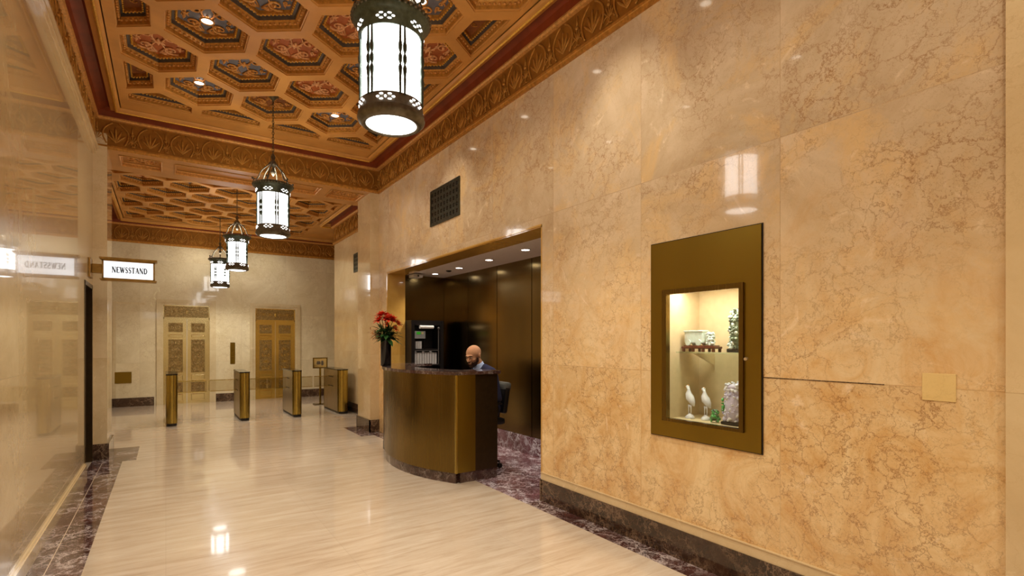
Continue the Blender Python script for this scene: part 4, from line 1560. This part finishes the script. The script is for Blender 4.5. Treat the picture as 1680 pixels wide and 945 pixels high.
o = MB().mat(M['paper']).lathe((0, 0, 0), [(.026, 0), (.026, .24)], 14, T=Matrix.Translation((3.39, 7.69, 1.73)) @ Matrix.Rotation(PI / 2, 4, 'Y')).build('white_tube_body')
o.name = 'white_tube'  # plain white tube, gives no light
tag(o, 'short white tube at the top front of the black cabinet', 'lamp')

# ------------------------------------------------------------------ display case
t = thing('display_case', (XR, (CY0 + CY1) / 2, CZ0), 'bronze-framed glass display case set into the amber marble wall', 'display case')
gy0, gy1, gz0, gz1 = 1.843, 2.395, .96, 1.828
b = MB().mat(M['bronze_case'])
fx = XR - .014
b.box((fx, CY0, CZ0), (XR + .02, 1.814, CZ1)).box((fx, 2.433, CZ0), (XR + .02, CY1, CZ1)).box((fx, 1.814, CZ0), (XR + .02, 2.433, .94)).box((fx, 1.814, 1.862), (XR + .02, 2.433, CZ1))
b.build('face_frame', parent=t)
b = MB().mat(M['black'])
e = .006
b.box((XR - .008, CY0 - e, CZ0 - e), (XR + .005, CY0, CZ1 + e)).box((XR - .008, CY1, CZ0 - e), (XR + .005, CY1 + e, CZ1 + e)).box((XR - .008, CY0, CZ0 - e), (XR + .005, CY1, CZ0)).box((XR - .008, CY0, CZ1), (XR + .005, CY1, CZ1 + e))
b.build('edge_gasket', parent=t)
b = MB().mat(M['bronze'])
fx = XR - .028
b.box((fx, 1.814, .94), (XR + .012, gy0, 1.862)).box((fx, gy1, .94), (XR + .012, 2.433, 1.862)).box((fx, gy0, .94), (XR + .012, gy1, gz0)).box((fx, gy0, gz1), (XR + .012, gy1, 1.862))
dr = b.build('door_frame', parent=t)
MB().mat(M['glass']).box((XR - .006, gy0, gz0), (XR - .001, gy1, gz1)).build('glass_pane', parent=t)
MB().mat(M['knob']).lathe((0, 0, 0), [(.012, 0), (.012, .012), (.009, .016)], 16, T=Matrix.Translation((XR - .014, 1.799, 1.392)) @ Matrix.Rotation(-PI / 2, 4, 'Y')).build('lock', parent=t)
b = MB().mat(M['case_cloth'])
cx1 = XR + .36
b.box((cx1, gy0 - .03, gz0 - .04), (cx1 + .02, gy1 + .03, gz1 + .06))
b.box((XR + .02, gy0 - .04, gz0 - .04), (cx1, gy0 - .02, gz1 + .06)).box((XR + .02, gy1 + .01, gz0 - .04), (cx1, gy1 + .03, gz1 + .06))
b.box((XR + .02, gy0 - .03, gz0 - .03), (cx1, gy1 + .03, gz0 - .005)).box((XR + .02, gy0 - .03, gz1 + .04), (cx1, gy1 + .03, gz1 + .06))
b.build('interior_lining', parent=t)
MB().mat(M['glass_shelf']).cbox((XR + .05, gy0 - .01, 1.418), (cx1 - .01, gy1 - .02, 1.428), .002).build('shelf', parent=t)['label'] = 'glass shelf'
for yy in (gy0 + .06, gy1 - .12):
    b = MB().mat(M['bracket'])
    b.box((cx1 - .012, yy, 1.29), (cx1, yy + .014, 1.418)).add([(cx1 - .012, yy, 1.418), (XR + .12, yy, 1.418), (cx1 - .012, yy, 1.33), (cx1 - .012, yy + .014, 1.418), (XR + .12, yy + .014, 1.418), (cx1 - .012, yy + .014, 1.33)], [(0, 1, 2), (3, 5, 4), (0, 3, 4, 1), (1, 4, 5, 2), (2, 5, 3, 0)])
    b.build('shelf_bracket', parent=t)
la = bpy.data.lights.new('case_light', 'AREA')
la.energy = CASE_W
la.color = (1, .9, .72)
la.shape = 'RECTANGLE'
la.size = .12
la.size_y = .5
lo = bpy.data.objects.new('case_light', la)
C.objects.link(lo)
lo.location = (XR + .10, (gy0 + gy1) / 2, gz1 + .035)
lo.rotation_euler = (0, math.radians(-18), 0)
MB().mat(M['lamp_cool']).box((XR + .05, gy0, gz1 + .036), (XR + .13, gy1, gz1 + .0395)).build('strip_light', parent=t)


def knobbly(seed, n, zs, rfun, size, mats, c):
    """carved hardstone: many overlapping cut facets and lobes around a core"""
    R = random.Random(seed)
    b = MB()
    x, y, z = c
    n = int(n * 3.2)
    for i in range(n):
        tt = (i + .5) / n
        h = zs * tt
        rr = rfun(tt) * R.uniform(.86, 1.08) * (1 + .10 * math.sin(tt * 23 + seed))
        a = R.uniform(0, 2 * PI)
        s_ = size * R.uniform(.35, .85)
        b.mat(mats[0] if R.random() < .75 else mats[-1])
        T = Matrix.Translation((x + math.cos(a) * rr * .8, y + math.sin(a) * rr, z + h)) @ Matrix.Rotation(R.uniform(0, PI), 4, Vector((R.uniform(-1, 1), R.uniform(-1, 1), R.uniform(-1, 1))).normalized())
        b.ball((0, 0, 0), s_, 7, 5, T, (R.uniform(.5, .9), R.uniform(.8, 1.7), R.uniform(.5, 1.2)))
    return b


SF = gz0 - .005
# jade mountain on the shelf
cx, cy = XR + .17, 1.975
t = thing('jade_carving', (cx, cy, 1.428), 'tall dark green jade mountain carving on a wood stand on the glass shelf', 'carving')
MB().mat(M['black']).cbox((cx - .04, cy - .055, 1.428), (cx + .04, cy + .055, 1.452), .006).build('stand', parent=t)
b = MB().mat(M['jade_dark']).lathe((cx, cy, 1.452), [(.03, 0), (.04, .02), (.042, .12), (.034, .2), (.02, .25), (.0, .27)], 12)
k = knobbly(3, 90, .255, lambda q: .054 * (1 - .3 * q), .017, [M['jade_dark'], M['jade_dark'], M['jade_white']], (cx, cy, 1.455))
k.build('peak', parent=t)
attach(b.build('core'), t)
# pale jade carriage on rosewood stand
cx, cy = XR + .17, 2.25
t = thing('jade_carving', (cx, cy, 1.428), 'pale jade box-shaped carving with a rounded figure at one end on a rosewood stand', 'carving')
b = MB().mat(M['wood_red']).cbox((cx - .045, cy - .135, 1.448), (cx + .045, cy + .135, 1.464), .005).cbox((cx - .038, cy - .12, 1.464), (cx + .038, cy + .12, 1.472), .003)
for sx in (-.036, .036):
    for sy in (-.12, -.04, .04, .12):
        b.cbox((cx + sx - .006, cy + sy - .01, 1.428), (cx + sx + .006, cy + sy + .01, 1.45), .003)
b.build('wood_stand', parent=t)
b = MB().mat(M['jade_white']).cbox((cx - .032, cy - .03, 1.485), (cx + .032, cy + .12, 1.57), .010)
b.cbox((cx - .036, cy - .035, 1.565), (cx + .036, cy + .125, 1.578), .005)
for sy in (.0, .085):
    for sx in (-.034, .034):
        b.lathe((0, 0, 0), [(.022, -.004), (.022, .004)], 16, T=Matrix.Translation((cx + sx, cy + sy, 1.492)) @ Matrix.Rotation(PI / 2, 4, 'Y'))
b.build('carved_box', parent=t)
k = knobbly(5, 34, .085, lambda q: .024 * (1 - .3 * q), .016, [M['jade_white'], M['jade_white']], (cx, cy - .075, 1.474))
k.build('carved_figure', parent=t)


# two white birds
def bird(cy, cx, h, label, turn):
    t = thing('bird_figurine', (cx, cy, SF), label, 'figurine', 'bird figurines')
    b = MB().mat(M['white_porc'])
    b.lathe((cx, cy, SF), [(.03, 0), (.034, .006), (.026, .02), (.012, .03), (.006, .035)], 14)
    for s_ in (-1, 1):
        b.tube([(cx, cy + s_ * .008, SF + .02), (cx, cy + s_ * .01, SF + .07), (cx, cy + s_ * .006, SF + .095)], [.004, .004, .009], 6)
    k = turn
    b.tube([(cx, cy + k * -.035, SF + h * .38), (cx, cy + k * -.02, SF + h * .5), (cx, cy, SF + h * .62), (cx, cy + k * .012, SF + h * .74), (cx, cy + k * .010, SF + h * .86), (cx, cy + k * .016, SF + h * .93)],
           [.006, .022, .030, .022, .010, .012], 10)
    b.build('body', parent=t)
    MB().mat(M['white_porc']).ball((cx, cy + k * .018, SF + h * .94), .013, 10, 7, sc=(.9, 1.15, 1)).build('head', parent=t)
    MB().mat(M['beak']).tube([(cx, cy + k * .028, SF + h * .94), (cx, cy + k * .05, SF + h * .92)], [.005, .001], 6).ball((cx, cy + k * .014, SF + h * .985), .006, 6, 5).build('beak', parent=t)


bird(2.315, XR + .13, .235, 'white long-legged bird figurine nearest the hinge side of the case floor', 1)
bird(2.20, XR + .15, .225, 'white bird figurine beside the small green carving on the case floor', 1)
# small green carving
cx, cy = XR + .10, 2.095
k = knobbly(9, 36, .07, lambda q: .028 * (1 - .6 * q), .014, [M['jade_green'], M['jade_dark']], (cx, cy, SF + .012))
o = k.build('jade_carving')
tag(o, 'small bright green jade carving lying on the case floor', 'carving')
# lilac jade vase
cx, cy = XR + .12, 1.96
t = thing('jade_vase', (cx, cy, SF), 'large lilac jade vase with deep carving and a lid on a dark base', 'vase')
MB().mat(M['black']).cbox((cx - .05, cy - .075, SF), (cx + .05, cy + .075, SF + .022), .008).build('stand', parent=t)
MB().mat(M['jade_lilac']).lathe((cx, cy, SF + .022), [(.035, 0), (.05, .02), (.062, .09), (.056, .16), (.034, .20), (.034, .21), (.05, .215), (.05, .235), (.0, .25)], 20).build('body', parent=t)
k = knobbly(21, 95, .20, lambda q: .064 * (1 - .15 * q), .018, [M['jade_lilac'], M['jade_lilac'], M['white_porc']], (cx, cy, SF + .03))
k.build('carved_blossoms', parent=t)
k = knobbly(22, 26, .055, lambda q: .055, .016, [M['white_porc'], M['jade_lilac']], (cx, cy, SF + .22))
k.build('lid', parent=t)
k = knobbly(23, 14, .10, lambda q: .02, .014, [M['jade_green'], M['jade_lilac']], (cx, cy + .07, SF + .06))
k.build('green_sprig', parent=t)

# ------------------------------------------------------------------ office chair and receptionist
CX_, CY_ = 3.12, 5.36
t = thing('office_chair', (CX_, CY_, 0), 'black swivel office chair with grey-topped backrest behind the reception desk', 'chair')
b = MB().mat(M['black'])
for k in range(5):
    a = 2 * PI * k / 5 - .95
    b2 = MB().mat(M['black']).tube([(CX_, CY_, .12), (CX_ + .14 * math.cos(a), CY_ + .14 * math.sin(a), .10), (CX_ + .28 * math.cos(a), CY_ + .28 * math.sin(a), .075)], [.026, .02, .015], 8)
    lg = b2.build('base_leg', parent=t)
    cc = (CX_ + .28 * math.cos(a), CY_ + .28 * math.sin(a), .030)
    MB().mat(M['black_gloss']).lathe((0, 0, 0), [(.012, -.022), (.028, -.018), (.030, 0), (.028, .018), (.012, .022)], 16, T=Matrix.Translation(cc) @ Matrix.Rotation(PI / 2, 4, 'X')).build('caster', parent=lg)
MB().mat(M['grey_frame']).lathe((CX_, CY_, .1), [(.03, 0), (.03, .18), (.022, .18), (.022, .42)], 14).build('gas_post', parent=t)
MB().mat(M['black']).cbox((CX_ - .24, CY_ - .24, .51), (CX_ + .24, CY_ + .24, .59), .035).build('seat', parent=t)
b = MB().mat(M['black'])
T = Matrix.Translation((CX_ + .25, CY_, .55)) @ Matrix.Rotation(math.radians(9), 4, 'Y')
b.cbox((-.02, -.17, .08), (.05, .17, .40), .03, T)
b.cbox((.0, -.04, -.02), (.03, .04, .12), .01, T)
b.build('backrest', parent=t)
MB().mat(M['chair_grey']).cbox((-.03, -.165, .36), (.065, .165, .46), .035, T).build('headroll', parent=t)['label'] = 'grey padded top of the backrest'
for s_ in (-1, 1):
    MB().mat(M['black']).tube([(CX_ + .08, CY_ + s_ * .25, .56), (CX_ + .10, CY_ + s_ * .29, .68), (CX_ + .08, CY_ + s_ * .29, .76)], .014, 8).cbox((CX_ - .14, CY_ + s_ * .29 - .03, .76), (CX_ + .14, CY_ + s_ * .29 + .03, .785), .01).build('armrest', parent=t)


def capsule(b, p, q, r0, r1, n=16):
    p, q = Vector(p), Vector(q)
    d = (q - p)
    L = d.length
    T = Matrix.Translation(p) @ d.to_track_quat('Z', 'Y').to_matrix().to_4x4()
    prof = [(r0 * math.sin(a), -r0 * math.cos(a)) for a in [PI / 2 * k / 5 for k in range(6)]]
    prof[0] = (.0005, -r0)
    prof += [(r1 * math.cos(a), L + r1 * math.sin(a)) for a in [PI / 2 * k / 5 for k in range(6)]]
    prof[-1] = (.0005, L + r1)
    b.lathe((0, 0, 0), prof, n, T=T, cap=True)


def fuse(b, name, parent, vox, smooth=6):
    o = b.build(name, parent=parent)
    m = o.modifiers.new('fuse', 'REMESH')
    m.mode = 'VOXEL'
    m.voxel_size = vox
    m.use_smooth_shade = True
    s = o.modifiers.new('soft', 'SMOOTH')
    s.factor = .5
    s.iterations = smooth
    return o


pp = thing('person', (3.22, 5.36, 0), 'bald bearded man in a navy suit seated behind the reception desk looking down', 'person')
HX, HY, HZ = 3.04, 5.33, 1.325      # centre of the skull
S = Matrix.Translation((HX, HY, HZ)) @ Matrix.Rotation(math.radians(24), 4, 'Z') @ Matrix.Rotation(math.radians(-20), 4, 'Y') @ Matrix.Scale(1.06, 4)
# head local: face looks to -X, up +Z; head 0.24 tall
b = MB().mat(M['skin'])


def hb(c, r, sc=(1, 1, 1), n=16, m=12):
    b.ball(c, r, n, m, S, sc)


hb((.012, 0, .035), .092, (1.08, .84, .92))
hb((-.022, 0, .0), .078, (1.0, .80, 1.1))
hb((-.04, 0, -.055), .052, (1.0, .92, 1.0))      # jaw
hb((-.07, 0, -.088), .024, (1, 1.05, .8))         # chin
hb((-.085, 0, .032), .028, (.8, 1.7, .5))         # brow
for s_ in (-1, 1):
    hb((-.066, s_ * .034, -.018), .024, (.9, 1, .9))   # cheek
    hb((.012, s_ * .078, -.002), .022, (.65, .32, 1.35))  # ear
    hb((.016, s_ * .080, .012), .014, (.8, .5, 1.0))
b.tube([S @ Vector(p) for p in ((-.092, 0, .02), (-.104, 0, 0), (-.118, 0, -.020), (-.100, 0, -.028))], [.009, .011, .014, .010], 10)
for s_ in (-1, 1):
    hb((-.100, s_ * .011, -.024), .009)
hb((-.094, 0, -.048), .017, (.8, 1.4, .45))       # upper lip
hb((-.092, 0, -.060), .016, (.8, 1.3, .45))       # lower lip
nk = S @ Vector((.012, 0, -.07))
capsule(b, S @ Vector((.02, 0, -.03)), (3.15, 5.36, 1.17), .056, .062)
# trunk under the clothes, arms and hands
capsule(b, (3.17, 5.36, 1.10), (3.24, 5.36, .70), .10, .11)
for s_ in (-1, 1):
    sh = Vector((3.17, 5.36 + s_ * .17, 1.07))
    el = Vector((3.22, 5.36 + s_ * .25, .83))
    wr_ = Vector((2.93, 5.36 + s_ * .13, .815))
    capsule(b, sh, el, .048, .038, 12)
    capsule(b, el, wr_, .036, .026, 12)
    # palm and five fingers resting on the work surface
    pm = wr_ + Vector((-.065, -s_ * .012, -.018))
    capsule(b, wr_ + Vector((-.015, 0, -.004)), pm, .024, .022, 10)
    for f_, (off, L) in enumerate(((-.030, .062), (-.010, .072), (.010, .068), (.029, .054))):
        base = pm + Vector((-.012, s_ * off, .002))
        m1 = base + Vector((-L * .5, s_ * off * .25, .006))
        m2 = m1 + Vector((-L * .32, 0, -.010))
        m3 = m2 + Vector((-L * .18, 0, -.014))
        b.tube([base, m1, m2, m3], [.0095, .009, .0085, .0075], 8)
        b.ball(m3, .0078, 8, 6)
    th = wr_ + Vector((-.03, -s_ * .022, -.005))
    b.tube([th, th + Vector((-.025, -s_ * .026, -.006)), th + Vector((-.055, -s_ * .030, -.012))], [.012, .011, .009], 8)
    b.ball(th + Vector((-.055, -s_ * .030, -.012)), .009, 8, 6)
body = fuse(b, 'body', pp, .0055, 3)
# beard: a thin shell over jaw and chin
b = MB().mat(M['beard'])
hb((-.036, 0, -.062), .056, (1.0, .93, .92))
hb((-.072, 0, -.092), .029, (1, 1.1, .9))
hb((-.101, 0, -.040), .011, (.6, 2.0, .5))
for s_ in (-1, 1):
    hb((-.085, s_ * .026, -.058), .013, (.8, .7, 1.6))
    hb((-.02, s_ * .058, -.035), .020, (1.1, .5, 1.5))
fuse(b, 'beard', pp, .005, 2)['label'] = 'short dark beard'
b = MB().mat(M['beard'])
for s_ in (-1, 1):
    b.tube([S @ Vector((-.104, s_ * .012, .034)), S @ Vector((-.102, s_ * .03, .040)), S @ Vector((-.088, s_ * .048, .034))], [.003, .0045, .003], 6)
b.build('eyebrows', parent=pp)
b = MB().mat(M['paper'])
for s_ in (-1, 1):
    b.ball(S @ Vector((-.081, s_ * .029, .012)), .0105, 10, 8)
b.mat(M['beard'])
for s_ in (-1, 1):
    b.ball(S @ Vector((-.0935, s_ * .029, .010)), .0055, 8, 6)
b.build('eyes', parent=pp)
# shirt collar and front
b = MB().mat(M['shirt'])
Tn = Matrix.Translation((3.120, 5.355, 1.205)) @ Matrix.Rotation(math.radians(-24), 4, 'Y')
b.lathe((0, 0, 0), [(.088, -.045), (.078, -.02), (.071, .012), (.069, .034), (.065, .036), (.063, 0), (.08, -.045)], 24, T=Tn, cap=False)
capsule(b, (3.095, 5.36, 1.14), (3.10, 5.36, .86), .062, .07)
b.build('shirt', parent=pp)
MB().mat(M['black']).tube([(3.05, 5.36, 1.175), (3.030, 5.36, 1.14), (3.024, 5.36, 1.0), (3.028, 5.36, .88)], [.012, .016, .024, .028], 8).build('tie', parent=pp)
# jacket
b = MB().mat(M['navy'])
capsule(b, (3.20, 5.36, 1.08), (3.245, 5.36, .72), .125, .14, 20)
for s_ in (-1, 1):
    capsule(b, (3.175, 5.36 + s_ * .055, 1.165), (3.195, 5.36 + s_ * .175, 1.125), .066, .070)
    capsule(b, (3.20, 5.36 + s_ * .10, 1.06), (3.24, 5.36 + s_ * .10, .70), .10, .11)
    sh = Vector((3.20, 5.36 + s_ * .185, 1.115))
    el = Vector((3.23, 5.36 + s_ * .26, .83))
    wr_ = Vector((2.965, 5.36 + s_ * .145, .815))
    capsule(b, sh, el, .070, .056)
    capsule(b, el, wr_, .054, .042)
    b.tube([(3.15, 5.36 + s_ * .068, 1.205), (3.085, 5.36 + s_ * .08, 1.13), (3.045, 5.36 + s_ * .055, .96), (3.05, 5.36 + s_ * .02, .86)], [.018, .024, .022, .014], 8)
fuse(b, 'jacket', pp, .008, 4)
# trousers
b = MB().mat(M['navy'])
capsule(b, (3.27, 5.30, .68), (3.27, 5.42, .68), .115, .115)
for s_ in (-1, 1):
    hip, kn, an = (3.26, 5.36 + s_ * .09, .67), (2.88, 5.36 + s_ * .11, .64), (2.92, 5.36 + s_ * .11, .12)
    capsule(b, hip, kn, .088, .064)
    capsule(b, kn, an, .062, .048)
fuse(b, 'trousers', pp, .01, 4)
for s_ in (-1, 1):
    b = MB().mat(M['shoe'])
    capsule(b, (2.95, 5.36 + s_ * .11, .05), (2.78, 5.36 + s_ * .12, .04), .045, .036)
    b.box((2.75, 5.36 + s_ * .115 - .04, .0), (2.99, 5.36 + s_ * .115 + .04, .018))
    b.build('shoe', parent=pp)
